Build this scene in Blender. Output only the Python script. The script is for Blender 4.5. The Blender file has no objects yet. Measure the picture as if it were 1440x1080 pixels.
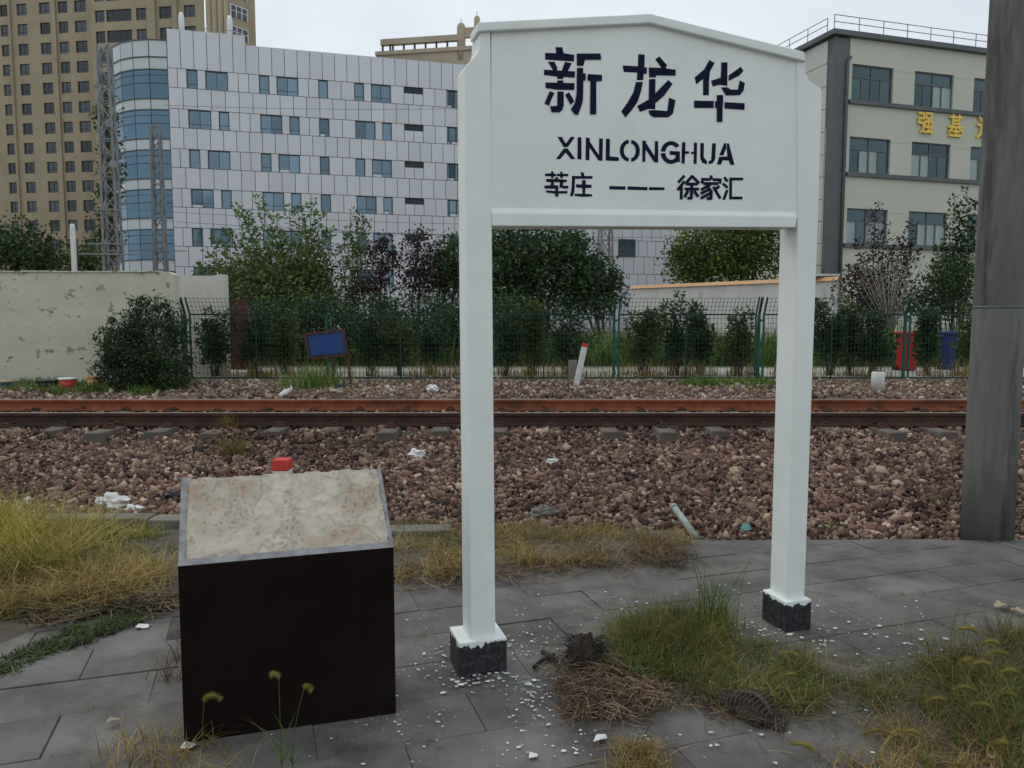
import bpy, bmesh, math, random
import numpy as np
from mathutils import Vector, Matrix

random.seed(7)
RNG = np.random.default_rng(7)
R = math.radians
S = bpy.context.scene
COL = S.collection

# ------------------------------------------------------------------ camera, sky, sun, exposure
CAM_Z = 1.5
FPX = 1080.0                      # focal length in pixels of the 1440 wide photograph
PITCH = math.atan(93.0 / FPX)     # camera looks slightly down
cam = bpy.data.cameras.new('camera')
cam.sensor_width = 36.0
cam.lens = 36.0 * FPX / 1440.0
cam.clip_start = 0.05
cam.clip_end = 6000
cam_o = bpy.data.objects.new('camera', cam)
COL.objects.link(cam_o)
cam_o.location = (0, 0, CAM_Z)
cam_o.rotation_euler = (R(90) - PITCH, 0, 0)
S.camera = cam_o

SUN_EL, SUN_AZ = R(52), R(-50)    # azimuth from +Y, negative to the left
world = bpy.data.worlds.new('World')
S.world = world
world.use_nodes = True
wt = world.node_tree
wt.nodes.clear()
w_out = wt.nodes.new('ShaderNodeOutputWorld')
w_bg = wt.nodes.new('ShaderNodeBackground')
w_bg.inputs['Strength'].default_value = 0.1
w_sky = wt.nodes.new('ShaderNodeTexSky')
w_sky.sky_type = 'NISHITA'
w_sky.sun_disc = False
w_sky.sun_elevation = SUN_EL
w_sky.sun_rotation = SUN_AZ
w_tc = wt.nodes.new('ShaderNodeTexCoord')
w_map = wt.nodes.new('ShaderNodeMapping')
w_map.inputs['Scale'].default_value = (1.0, 1.0, 2.2)
w_n = wt.nodes.new('ShaderNodeTexNoise')
w_n.inputs['Scale'].default_value = 2.6
w_n.inputs['Detail'].default_value = 5
w_n.inputs['Roughness'].default_value = 0.5
w_cr = wt.nodes.new('ShaderNodeValToRGB')
w_cr.color_ramp.elements[0].position = 0.34
w_cr.color_ramp.elements[0].color = (0.69, 0.745, 0.82, 1)
w_cr.color_ramp.elements[1].position = 0.64
w_cr.color_ramp.elements[1].color = (0.83, 0.90, 0.93, 1)
w_mul = wt.nodes.new('ShaderNodeVectorMath')
w_mul.operation = 'SCALE'
w_mul.inputs['Scale'].default_value = 9.6
w_mix = wt.nodes.new('ShaderNodeMix')
w_mix.data_type = 'RGBA'
w_mix.inputs['Factor'].default_value = 0.94
wt.links.new(w_tc.outputs['Generated'], w_map.inputs['Vector'])
wt.links.new(w_map.outputs['Vector'], w_n.inputs['Vector'])
wt.links.new(w_n.outputs['Fac'], w_cr.inputs['Fac'])
wt.links.new(w_cr.outputs['Color'], w_mul.inputs[0])
wt.links.new(w_sky.outputs['Color'], w_mix.inputs['A'])
wt.links.new(w_mul.outputs['Vector'], w_mix.inputs['B'])
wt.links.new(w_mix.outputs['Result'], w_bg.inputs['Color'])
wt.links.new(w_bg.outputs['Background'], w_out.inputs['Surface'])

sun = bpy.data.lights.new('sun', 'SUN')
sun.energy = 0.7
sun.angle = R(25)
sun.color = (1.0, 0.93, 0.82)
sun_o = bpy.data.objects.new('sun', sun)
COL.objects.link(sun_o)
sd = Vector((math.sin(SUN_AZ) * math.cos(SUN_EL), math.cos(SUN_AZ) * math.cos(SUN_EL), math.sin(SUN_EL)))
sun_o.rotation_euler = sd.to_track_quat('Z', 'Y').to_euler()
sun_o.location = sd * 60

S.render.engine = 'CYCLES'
S.render.resolution_x, S.render.resolution_y = 1024, 768
S.view_settings.view_transform = 'Standard'
S.view_settings.look = 'None'
S.view_settings.exposure = 0.12
S.view_settings.gamma = 1.0
S.view_settings.use_curve_mapping = False

# ------------------------------------------------------------------ helpers: pixel of the photo -> place
CP, SP = math.cos(PITCH), math.sin(PITCH)
FWD = Vector((0, CP, -SP))
UP = Vector((0, SP, CP))
EYE = Vector((0, 0, CAM_Z))

def ray(px, py):
    return FWD + Vector((1, 0, 0)) * ((px - 720) / FPX) + UP * (-(py - 540) / FPX)

def at(px, py, Y):
    d = ray(px, py)
    return EYE + d * (Y / d.y)

def onground(px, py, z=0.0):
    d = ray(px, py)
    return EYE + d * ((z - CAM_Z) / d.z)

class Frame:
    """a vertical plane: origin o, x along angle th, y away from the camera"""
    def __init__(s, o, th):
        s.o = Vector(o); s.th = th
        s.a = Vector((math.cos(th), math.sin(th), 0))
        s.n = Vector((-math.sin(th), math.cos(th), 0))
    def hit(s, px, py, yl=0.0):
        d = ray(px, py)
        p0 = s.o + s.n * yl
        t = (p0 - EYE).dot(s.n) / d.dot(s.n)
        p = EYE + d * t - s.o
        return p.dot(s.a), p.z
    def w(s, x, y, z):
        return s.o + s.a * x + s.n * y + Vector((0, 0, z))

# ------------------------------------------------------------------ helpers: objects
def tag(o, label=None, cat=None, group=None, kind=None):
    if label: o['label'] = label
    if cat: o['category'] = cat
    if group: o['group'] = group
    if kind: o['kind'] = kind
    return o

def empty(name, loc=(0, 0, 0), rz=0.0, label=None, cat=None, group=None, kind=None):
    o = bpy.data.objects.new(name, None)
    o.empty_display_size = 0.1
    COL.objects.link(o)
    o.location = loc
    o.rotation_euler = (0, 0, rz)
    return tag(o, label, cat, group, kind)

def link(name, me, m=None, parent=None, loc=None, rot=None, scale=None):
    o = bpy.data.objects.new(name, me)
    COL.objects.link(o)
    if m is not None and not me.materials:
        me.materials.append(m)
    if parent is not None: o.parent = parent
    if loc is not None: o.location = loc
    if rot is not None: o.rotation_euler = rot
    if scale is not None: o.scale = scale
    return o

class MB:
    def __init__(s):
        s.v = []; s.f = []; s.sm = []
    def add(s, vs, fs, smooth=False):
        b = len(s.v)
        s.v += [tuple(v) for v in vs]
        for f in fs:
            s.f.append([b + i for i in f]); s.sm.append(smooth)
        return s
    def box(s, x0, x1, y0, y1, z0, z1):
        vs = [(x0, y0, z0), (x1, y0, z0), (x1, y1, z0), (x0, y1, z0), (x0, y0, z1), (x1, y0, z1), (x1, y1, z1), (x0, y1, z1)]
        return s.add(vs, [(0, 3, 2, 1), (4, 5, 6, 7), (0, 1, 5, 4), (1, 2, 6, 5), (2, 3, 7, 6), (3, 0, 4, 7)])
    def prism(s, pts, y0, y1):
        """polygon of (x,z) extruded from y0 (front) to y1"""
        n = len(pts)
        ar = sum(pts[i][0] * pts[(i + 1) % n][1] - pts[(i + 1) % n][0] * pts[i][1] for i in range(n))
        if ar < 0: pts = pts[::-1]
        vs = [(p[0], y0, p[1]) for p in pts] + [(p[0], y1, p[1]) for p in pts]
        fs = [list(range(n)), list(range(2 * n - 1, n - 1, -1))]
        fs += [(i, n + i, n + (i + 1) % n, (i + 1) % n) for i in range(n)]
        return s.add(vs, fs)
    def sheet(s, pts, y):
        n = len(pts)
        ar = sum(pts[i][0] * pts[(i + 1) % n][1] - pts[(i + 1) % n][0] * pts[i][1] for i in range(n))
        if ar < 0: pts = pts[::-1]
        return s.add([(p[0], y, p[1]) for p in pts], [list(range(n))])
    def tube(s, pts, rads, n=6, cap=True, smooth=True):
        pts = [Vector(p) for p in pts]
        if not hasattr(rads, '__len__'): rads = [rads] * len(pts)
        b = []
        prev = None
        for i, p in enumerate(pts):
            t = (pts[min(i + 1, len(pts) - 1)] - pts[max(i - 1, 0)])
            t = t.normalized() if t.length > 1e-9 else Vector((0, 0, 1))
            if prev is None:
                u = t.orthogonal().normalized()
            else:
                u = (prev - t * prev.dot(t))
                u = u.normalized() if u.length > 1e-6 else t.orthogonal().normalized()
            prev = u
            w = t.cross(u)
            for k in range(n):
                a = 2 * math.pi * k / n
                b.append(p + (u * math.cos(a) + w * math.sin(a)) * rads[i])
        fs = []
        for i in range(len(pts) - 1):
            for k in range(n):
                k2 = (k + 1) % n
                fs.append((i * n + k, i * n + k2, (i + 1) * n + k2, (i + 1) * n + k))
        s.add(b, fs, smooth)
        if cap:
            m = len(s.v) - len(b)
            s.f.append([m + k for k in range(n)][::-1]); s.sm.append(False)
            s.f.append([m + (len(pts) - 1) * n + k for k in range(n)]); s.sm.append(False)
        return s
    def bar(s, p, q, w, h=None):
        h = h or w
        p, q = Vector(p), Vector(q)
        t = (q - p).normalized()
        u = t.cross(Vector((0, 0, 1)))
        u = u.normalized() if u.length > 1e-4 else Vector((1, 0, 0))
        v = u.cross(t)
        c = []
        for e in (p, q):
            for a, b in ((-1, -1), (1, -1), (1, 1), (-1, 1)):
                c.append(e + u * a * w / 2 + v * b * h / 2)
        return s.add(c, [(0, 1, 2, 3), (7, 6, 5, 4), (0, 4, 5, 1), (1, 5, 6, 2), (2, 6, 7, 3), (3, 7, 4, 0)])
    def mesh(s, name):
        me = bpy.data.meshes.new(name)
        me.from_pydata(s.v, [], s.f)
        me.polygons.foreach_set('use_smooth', s.sm)
        me.update()
        return me
    def build(s, name, m, parent=None, loc=None, bevel=0.0, seg=2, recalc=True):
        me = s.mesh(name)
        if recalc or bevel:
            bm = bmesh.new(); bm.from_mesh(me)
            if bevel:
                bmesh.ops.remove_doubles(bm, verts=bm.verts, dist=1e-5)
                ed = [e for e in bm.edges if len(e.link_faces) == 2 and e.calc_face_angle(0) > 0.6]
                bmesh.ops.bevel(bm, geom=ed, offset=bevel, segments=seg, affect='EDGES', profile=0.6)
            bmesh.ops.recalc_face_normals(bm, faces=bm.faces)
            bm.to_mesh(me); bm.free()
        return link(name, me, m, parent, loc)

def np_mesh(name, V, F, smooth=False):
    """V (N,3), F (M,k) arrays"""
    me = bpy.data.meshes.new(name)
    k = F.shape[1]
    me.vertices.add(len(V)); me.vertices.foreach_set('co', V.astype(np.float32).ravel())
    me.loops.add(F.size); me.loops.foreach_set('vertex_index', F.astype(np.int32).ravel())
    me.polygons.add(len(F))
    me.polygons.foreach_set('loop_start', np.arange(0, F.size, k, dtype=np.int32))
    if smooth: me.polygons.foreach_set('use_smooth', np.ones(len(F), dtype=bool))
    me.update(calc_edges=True)
    return me

# ------------------------------------------------------------------ helpers: materials
def mat(name, c1, c2=None, scale=5.0, rough=0.85, bump=0.0, bscale=None, detail=6, island=None, metal=0.0,
        spec=0.4, lo=0.35, hi=0.65, stops=None, c3=None, s3=1.2, lo3=0.5, hi3=0.72, stretch=None, trans=0.0, coord='Object',
        isl_val=0.0):
    """noise mix of c1 and c2, optional stains c3 with own scale, optional per-island ramp"""
    m = bpy.data.materials.new(name)
    m.use_nodes = True
    nt = m.node_tree; N = nt.nodes; L = nt.links
    b = N['Principled BSDF']
    b.inputs['Roughness'].default_value = rough
    b.inputs['Metallic'].default_value = metal
    b.inputs['Specular IOR Level'].default_value = spec
    tc = N.new('ShaderNodeTexCoord')
    vec = N.new('ShaderNodeNewGeometry').outputs['Position'] if coord == 'World' else tc.outputs[coord]
    if stretch:
        mp = N.new('ShaderNodeMapping'); mp.inputs['Scale'].default_value = stretch
        L.new(vec, mp.inputs['Vector']); vec = mp.outputs['Vector']
    col = None
    if island or stops:
        g = N.new('ShaderNodeNewGeometry')
        cr = N.new('ShaderNodeValToRGB')
        st = stops or [(0, c1), (1, c2)]
        e = cr.color_ramp.elements
        while len(e) < len(st): e.new(0.5)
        for i, (p, c) in enumerate(st):
            e[i].position = p; e[i].color = (*c, 1)
        L.new(g.outputs['Random Per Island'], cr.inputs['Fac'])
        col = cr.outputs['Color']
        if c3 is None and c1 is not None and scale and island != 'only':
            # large scale drift
            n = N.new('ShaderNodeTexNoise'); n.inputs['Scale'].default_value = scale; n.inputs['Detail'].default_value = 3
            L.new(vec, n.inputs['Vector'])
            mr = N.new('ShaderNodeMapRange'); mr.inputs['From Min'].default_value = 0.3; mr.inputs['From Max'].default_value = 0.7
            mr.inputs['To Min'].default_value = 0.62; mr.inputs['To Max'].default_value = 1.3
            L.new(n.outputs['Fac'], mr.inputs['Value'])
            mx = N.new('ShaderNodeVectorMath'); mx.operation = 'SCALE'
            L.new(col, mx.inputs[0]); L.new(mr.outputs['Result'], mx.inputs['Scale'])
            col = mx.outputs['Vector']
    elif c2 is not None:
        n = N.new('ShaderNodeTexNoise')
        n.inputs['Scale'].default_value = scale; n.inputs['Detail'].default_value = detail
        n.inputs['Roughness'].default_value = 0.62
        L.new(vec, n.inputs['Vector'])
        cr = N.new('ShaderNodeValToRGB')
        e = cr.color_ramp.elements
        e[0].position = lo; e[0].color = (*c1, 1); e[1].position = hi; e[1].color = (*c2, 1)
        L.new(n.outputs['Fac'], cr.inputs['Fac'])
        col = cr.outputs['Color']
    if c3 is not None:
        n3 = N.new('ShaderNodeTexNoise'); n3.inputs['Scale'].default_value = s3; n3.inputs['Detail'].default_value = 8
        n3.inputs['Roughness'].default_value = 0.68
        L.new(vec, n3.inputs['Vector'])
        mr = N.new('ShaderNodeMapRange'); mr.inputs['From Min'].default_value = lo3; mr.inputs['From Max'].default_value = hi3
        L.new(n3.outputs['Fac'], mr.inputs['Value'])
        mx = N.new('ShaderNodeMix'); mx.data_type = 'RGBA'
        L.new(mr.outputs['Result'], mx.inputs['Factor'])
        if col is not None: L.new(col, mx.inputs['A'])
        else: mx.inputs['A'].default_value = (*c1, 1)
        mx.inputs['B'].default_value = (*c3, 1)
        col = mx.outputs['Result']
    if isl_val:
        oi = N.new('ShaderNodeObjectInfo')
        mr = N.new('ShaderNodeMapRange'); mr.inputs['To Min'].default_value = 1 - isl_val; mr.inputs['To Max'].default_value = 1 + isl_val
        L.new(oi.outputs['Random'], mr.inputs['Value'])
        mx = N.new('ShaderNodeVectorMath'); mx.operation = 'SCALE'
        if col is not None: L.new(col, mx.inputs[0])
        else: mx.inputs[0].default_value = c1
        L.new(mr.outputs['Result'], mx.inputs['Scale'])
        col = mx.outputs['Vector']
    if col is not None: L.new(col, b.inputs['Base Color'])
    else: b.inputs['Base Color'].default_value = (*c1, 1)
    if bump:
        nb = N.new('ShaderNodeTexNoise'); nb.inputs['Scale'].default_value = bscale or scale * 4; nb.inputs['Detail'].default_value = 8
        nb.inputs['Roughness'].default_value = 0.65
        L.new(vec, nb.inputs['Vector'])
        bp = N.new('ShaderNodeBump'); bp.inputs['Strength'].default_value = 0.6; bp.inputs['Distance'].default_value = bump
        L.new(nb.outputs['Fac'], bp.inputs['Height']); L.new(bp.outputs['Normal'], b.inputs['Normal'])
    if trans:
        # leaf: part of the light passes through
        tr = N.new('ShaderNodeBsdfTranslucent'); ms = N.new('ShaderNodeMixShader')
        ms.inputs['Fac'].default_value = trans
        if col is not None: L.new(col, tr.inputs['Color'])
        else: tr.inputs['Color'].default_value = (*c1, 1)
        L.new(b.outputs['BSDF'], ms.inputs[1]); L.new(tr.outputs['BSDF'], ms.inputs[2])
        L.new(ms.outputs['Shader'], N['Material Output'].inputs['Surface'])
    return m

M = {}
M['white_paint'] = mat('white_paint', (0.73, 0.775, 0.745), (0.79, 0.83, 0.80), 2.2, 0.5, 0.004, 9, c3=(0.68, 0.72, 0.685), s3=3.0, lo3=0.52, hi3=0.8)
M['ink'] = mat('ink', (0.006, 0.008, 0.026), (0.012, 0.015, 0.045), 30, 0.8, spec=0.12)
M['granite'] = mat('dark_granite', (0.0085, 0.0052, 0.005), (0.014, 0.008, 0.0075), 3, 0.38, 0.0, spec=0.10, c3=(0.020, 0.013, 0.012), s3=2.2, lo3=0.55, hi3=0.85)
M['edge_sky_sheen'] = mat('edge_sky_sheen', (0.27, 0.275, 0.29), (0.15, 0.15, 0.155), 22, 0.5, 0.001, 60)  # dark granite's polished edges: the sky they mirror is painted as pale grey
M['mortar'] = mat('mortar', (0.34, 0.305, 0.25), (0.54, 0.49, 0.405), 22, 0.95, 0.005, 120, detail=12, c3=(0.34, 0.26, 0.19), s3=5.5, lo3=0.50, hi3=0.62)
M['slab'] = mat('paving_slab', (0.082, 0.077, 0.071), (0.182, 0.174, 0.160), 1.5, 0.72, 0.0018, 46, detail=10, c3=(0.060, 0.052, 0.048), s3=2.2, lo3=0.44, hi3=0.64, isl_val=0.09, lo=0.30, hi=0.70, coord='World')
M['joint'] = mat('joint_soil', (0.045, 0.041, 0.036), (0.125, 0.118, 0.105), 3.0, 1.0, lo=0.42, hi=0.58, coord='World')
M['soil'] = mat('soil', (0.075, 0.062, 0.048), (0.13, 0.11, 0.085), 5, 1.0, 0.012, 22, c3=(0.05, 0.055, 0.03), s3=2, lo3=0.5, hi3=0.7)
M['far_ground'] = mat('far_ground', (0.11, 0.085, 0.06), (0.19, 0.15, 0.11), 1.6, 1.0, 0.01, 10)
M['far_concrete'] = mat('far_concrete', (0.30, 0.285, 0.25), (0.42, 0.40, 0.355), 0.8, 0.95, 0.003, 12)
M['ballast_bed'] = mat('ballast_bed', (0.035, 0.028, 0.025), (0.065, 0.052, 0.045), 9, 1.0, 0.02, 24)
M['stone'] = mat('ballast_stone', (0, 0, 0), None, 0.55, 0.92, 0.004, 40, island=True,
                 stops=[(0.0, (0.028, 0.016, 0.015)), (0.22, (0.085, 0.041, 0.034)), (0.45, (0.155, 0.082, 0.062)), (0.7, (0.205, 0.125, 0.090)), (0.9, (0.29, 0.20, 0.145)), (1.0, (0.50, 0.39, 0.29))])
M['rubble'] = mat('rubble_stone', (0, 0, 0), None, 0.7, 0.92, 0.004, 40, island=True,
                  stops=[(0.0, (0.07, 0.04, 0.033)), (0.4, (0.19, 0.11, 0.085)), (0.7, (0.27, 0.195, 0.15)), (1.0, (0.48, 0.41, 0.34))])
M['rust'] = mat('rail_rust', (0.20, 0.062, 0.026), (0.30, 0.098, 0.040), 7, 0.85, 0.002, 40, c3=(0.07, 0.030, 0.020), s3=2.0, lo3=0.5, hi3=0.72)
M['rust_dark'] = mat('rail_rust_dark', (0.040, 0.020, 0.014), (0.075, 0.034, 0.021), 6, 0.8, 0.002, 40, c3=(0.022, 0.013, 0.011), s3=1.6, lo3=0.48, hi3=0.7)
M['rail_head'] = mat('rail_head', (0.22, 0.15, 0.125), (0.30, 0.23, 0.20), 9, 0.55, metal=0.2)
M['clip'] = mat('rail_clip', (0.05, 0.025, 0.016), (0.09, 0.045, 0.03), 20, 0.9)
M['sleeper'] = mat('sleeper_concrete', (0.09, 0.075, 0.062), (0.15, 0.125, 0.10), 7, 0.95, 0.004, 40, c3=(0.07, 0.055, 0.045), s3=4)
M['kerb'] = mat('kerb_concrete', (0.15, 0.14, 0.12), (0.22, 0.205, 0.18), 6, 0.95, 0.005, 40, c3=(0.07, 0.07, 0.05), s3=4)
M['pole'] = mat('pole_concrete', (0.12, 0.122, 0.112), (0.20, 0.20, 0.185), 3.4, 0.92, 0.003, 30, detail=10, c3=(0.065, 0.064, 0.060), s3=3.2, stretch=(1.6, 1.6, 0.20), lo3=0.44, hi3=0.62)
M['plaster'] = mat('old_plaster', (0.49, 0.47, 0.375), (0.58, 0.555, 0.455), 1.1, 0.95, 0.006, 16, c3=(0.22, 0.21, 0.165), s3=2.3, lo3=0.565, hi3=0.61, stretch=(1, 1, 1.6))
M['plaster_clean'] = mat('pale_plaster', (0.58, 0.575, 0.535), (0.68, 0.675, 0.63), 1.2, 0.95, 0.004, 16, c3=(0.30, 0.28, 0.24), s3=2.2, lo3=0.56, hi3=0.75, stretch=(1, 1, 0.35))
M['plaster_pale'] = mat('wall_end_plaster', (0.53, 0.515, 0.45), (0.61, 0.595, 0.525), 1.2, 0.95, 0.004, 16, c3=(0.36, 0.33, 0.27), s3=2.2, lo3=0.54, hi3=0.72, stretch=(1, 1, 0.3))
M['coping_tile'] = mat('orange_tile', (0.50, 0.25, 0.11), (0.62, 0.36, 0.18), 3, 0.8, c3=(0.33, 0.25, 0.17), s3=2)
M['brick_red'] = mat('red_brown', (0.10, 0.028, 0.028), (0.15, 0.045, 0.04), 4, 0.85, 0.003, 20)
M['fence'] = mat('fence_green', (0.004, 0.026, 0.018), (0.007, 0.04, 0.028), 6, 0.6)
M['fence_post'] = mat('fence_post_green', (0.006, 0.055, 0.036), (0.010, 0.085, 0.055), 6, 0.5, c3=(0.12, 0.17, 0.15), s3=7, lo3=0.58, hi3=0.7)
M['blue_board'] = mat('blue_board', (0.010, 0.042, 0.17), (0.016, 0.065, 0.22), 2.5, 0.6)
M['rusty_frame'] = mat('rusty_frame', (0.055, 0.022, 0.020), (0.11, 0.045, 0.035), 8, 0.85)
M['red_cap'] = mat('red_paint', (0.48, 0.035, 0.022), (0.60, 0.055, 0.03), 12, 0.55)
M['post_white'] = mat('post_white', (0.55, 0.55, 0.52), (0.66, 0.66, 0.63), 7, 0.7, 0.002, 40, c3=(0.33, 0.32, 0.28), s3=9, lo3=0.6, hi3=0.72)
M['red_plastic'] = mat('red_plastic', (0.40, 0.016, 0.020), (0.48, 0.022, 0.026), 3, 0.4)
M['blue_plastic'] = mat('blue_plastic', (0.008, 0.020, 0.12), (0.010, 0.026, 0.15), 3, 0.5)
M['black_plastic'] = mat('black_plastic', (0.010, 0.010, 0.012), (0.02, 0.02, 0.024), 5, 0.5)
M['litter_white'] = mat('litter_white', (0.62, 0.62, 0.60), (0.74, 0.74, 0.72), 8, 0.7, c3=(0.42, 0.38, 0.32), s3=14, lo3=0.56, hi3=0.7)
M['teal_plastic'] = mat('teal_plastic', (0.10, 0.26, 0.25), (0.13, 0.32, 0.30), 8, 0.5)
M['pipe_grey'] = mat('pipe_grey', (0.24, 0.30, 0.28), (0.32, 0.38, 0.36), 8, 0.6, c3=(0.16, 0.14, 0.11), s3=12)
M['flake'] = mat('paint_flake', (0, 0, 0), None, 0.5, 0.7, island='only', stops=[(0, (0.42, 0.42, 0.40)), (0.5, (0.60, 0.61, 0.60)), (1, (0.75, 0.76, 0.76))])
M['leaf_dry'] = mat('dry_leaf', (0.30, 0.235, 0.15), (0.42, 0.34, 0.24), 14, 0.8)
M['bark'] = mat('bark', (0.045, 0.036, 0.030), (0.085, 0.07, 0.058), 14, 0.95, 0.01, 40)
M['pale_twig'] = mat('pale_twig', (0.23, 0.20, 0.17), (0.32, 0.29, 0.25), 14, 0.95)
M['dark_wood'] = mat('dark_wood', (0.018, 0.013, 0.011), (0.045, 0.034, 0.028), 20, 0.95, 0.006, 60)
M['bone'] = mat('old_bone', (0.05, 0.038, 0.03), (0.10, 0.078, 0.06), 25, 0.85)

def leafmat(name, a, b, c, tr=0.3, sc=1.2):
    return mat(name, (0, 0, 0), None, sc, 0.6, island=True, stops=[(0, a), (0.55, b), (1, c)], trans=tr, spec=0.3)
M['leaf_green'] = leafmat('leaf_green', (0.035, 0.055, 0.012), (0.075, 0.11, 0.024), (0.15, 0.20, 0.055))
M['leaf_light'] = leafmat('leaf_light', (0.055, 0.10, 0.028), (0.115, 0.18, 0.055), (0.22, 0.29, 0.11))
M['leaf_dark'] = leafmat('leaf_dark', (0.012, 0.032, 0.011), (0.034, 0.072, 0.024), (0.10, 0.155, 0.058), 0.28)
M['leaf_plum'] = leafmat('leaf_plum', (0.026, 0.017, 0.019), (0.055, 0.036, 0.036), (0.115, 0.08, 0.068), 0.3)
M['leaf_yellow'] = leafmat('leaf_yellow', (0.022, 0.055, 0.010), (0.06, 0.11, 0.018), (0.21, 0.22, 0.035))
M['leaf_conifer'] = leafmat('leaf_conifer', (0.010, 0.028, 0.012), (0.024, 0.055, 0.020), (0.075, 0.12, 0.042), 0.15)
M['grass_yellow'] = leafmat('grass_yellow', (0.17, 0.15, 0.022), (0.36, 0.30, 0.055), (0.56, 0.46, 0.15), 0.3, 2)
M['grass_dry'] = leafmat('grass_dry', (0.14, 0.09, 0.025), (0.29, 0.195, 0.055), (0.47, 0.36, 0.14), 0.25, 2)
M['grass_green'] = leafmat('grass_green', (0.05, 0.10, 0.014), (0.10, 0.175, 0.028), (0.20, 0.26, 0.06), 0.3, 2)
M['grass_olive'] = leafmat('grass_olive', (0.085, 0.08, 0.02), (0.155, 0.135, 0.035), (0.29, 0.235, 0.08), 0.3, 2)
M['grass_weed'] = leafmat('grass_weed', (0.055, 0.085, 0.014), (0.13, 0.14, 0.028), (0.31, 0.23, 0.07), 0.3, 5)
M['straw'] = leafmat('straw', (0.05, 0.028, 0.017), (0.125, 0.075, 0.042), (0.29, 0.20, 0.12), 0.1, 3)
M['seed'] = leafmat('seed_head', (0.22, 0.19, 0.035), (0.36, 0.31, 0.08), (0.52, 0.45, 0.18), 0.3, 6)
M['moss'] = leafmat('moss', (0.03, 0.055, 0.015), (0.055, 0.085, 0.022), (0.10, 0.13, 0.04), 0.2, 3)

M['alu_panel'] = mat('white_cladding', (0.55, 0.57, 0.605), (0.605, 0.62, 0.65), 0.22, 0.4, isl_val=0.05, spec=0.5, c3=(0.56, 0.56, 0.565), s3=0.8, lo3=0.55, hi3=0.8, stretch=(1, 1, 0.2))
M['alu_back'] = mat('cladding_gap', (0.16, 0.17, 0.18), (0.20, 0.21, 0.22), 1, 0.7)
M['blue_glass'] = mat('blue_glass', (0.115, 0.175, 0.225), (0.155, 0.22, 0.265), 0.5, 0.07, metal=0.75, isl_val=0.28)
M['bay_glass'] = mat('bay_glass', (0.085, 0.155, 0.215), (0.12, 0.20, 0.255), 0.4, 0.06, metal=0.75, isl_val=0.15)
M['win_frame'] = mat('window_frame_dark', (0.05, 0.075, 0.085), (0.07, 0.095, 0.105), 2, 0.5)
M['bay_panel'] = mat('bay_spandrel', (0.47, 0.52, 0.53), (0.52, 0.57, 0.575), 0.4, 0.35, isl_val=0.05)
M['steel_grey'] = mat('galvanised_steel', (0.17, 0.18, 0.185), (0.25, 0.26, 0.265), 3, 0.6, metal=0.2)
M['tower_wall'] = mat('tower_wall', (0.315, 0.265, 0.175), (0.37, 0.31, 0.205), 0.10, 0.9, 0.0, c3=(0.295, 0.235, 0.165), s3=0.35, lo3=0.48, hi3=0.7)
M['tower_glass'] = mat('tower_glass', (0.020, 0.028, 0.036), (0.07, 0.085, 0.10), 0.22, 0.12, metal=0.3, isl_val=0.6, spec=0.6)
M['tower_frame'] = mat('tower_window_frame', (0.045, 0.04, 0.04), (0.065, 0.058, 0.055), 2, 0.6)
M['beige_wall'] = mat('beige_render', (0.49, 0.51, 0.425), (0.55, 0.565, 0.475), 0.3, 0.92, 0.002, 8, c3=(0.47, 0.475, 0.395), s3=0.6, lo3=0.52, hi3=0.8, stretch=(1, 1, 0.4))
M['beige_side'] = mat('side_render', (0.47, 0.50, 0.44), (0.53, 0.55, 0.485), 0.3, 0.92, 0.002, 8)
M['dark_trim'] = mat('dark_trim', (0.085, 0.10, 0.103), (0.11, 0.125, 0.128), 1, 0.6)
M['office_glass'] = mat('office_glass', (0.05, 0.085, 0.095), (0.075, 0.115, 0.125), 0.6, 0.08, metal=0.55, isl_val=0.2)
M['curtain'] = mat('curtain', (0.26, 0.33, 0.33), (0.38, 0.44, 0.43), 1.3, 0.8, stretch=(6, 1, 0.3))
M['gold'] = mat('gold_lettering', (0.75, 0.50, 0.06), (0.85, 0.60, 0.10), 3, 0.45)
M['roof_stone'] = mat('roof_stone', (0.38, 0.32, 0.235), (0.45, 0.385, 0.285), 0.3, 0.9)
M['white_metal'] = mat('white_metal', (0.62, 0.63, 0.63), (0.72, 0.73, 0.73), 1, 0.5)

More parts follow.
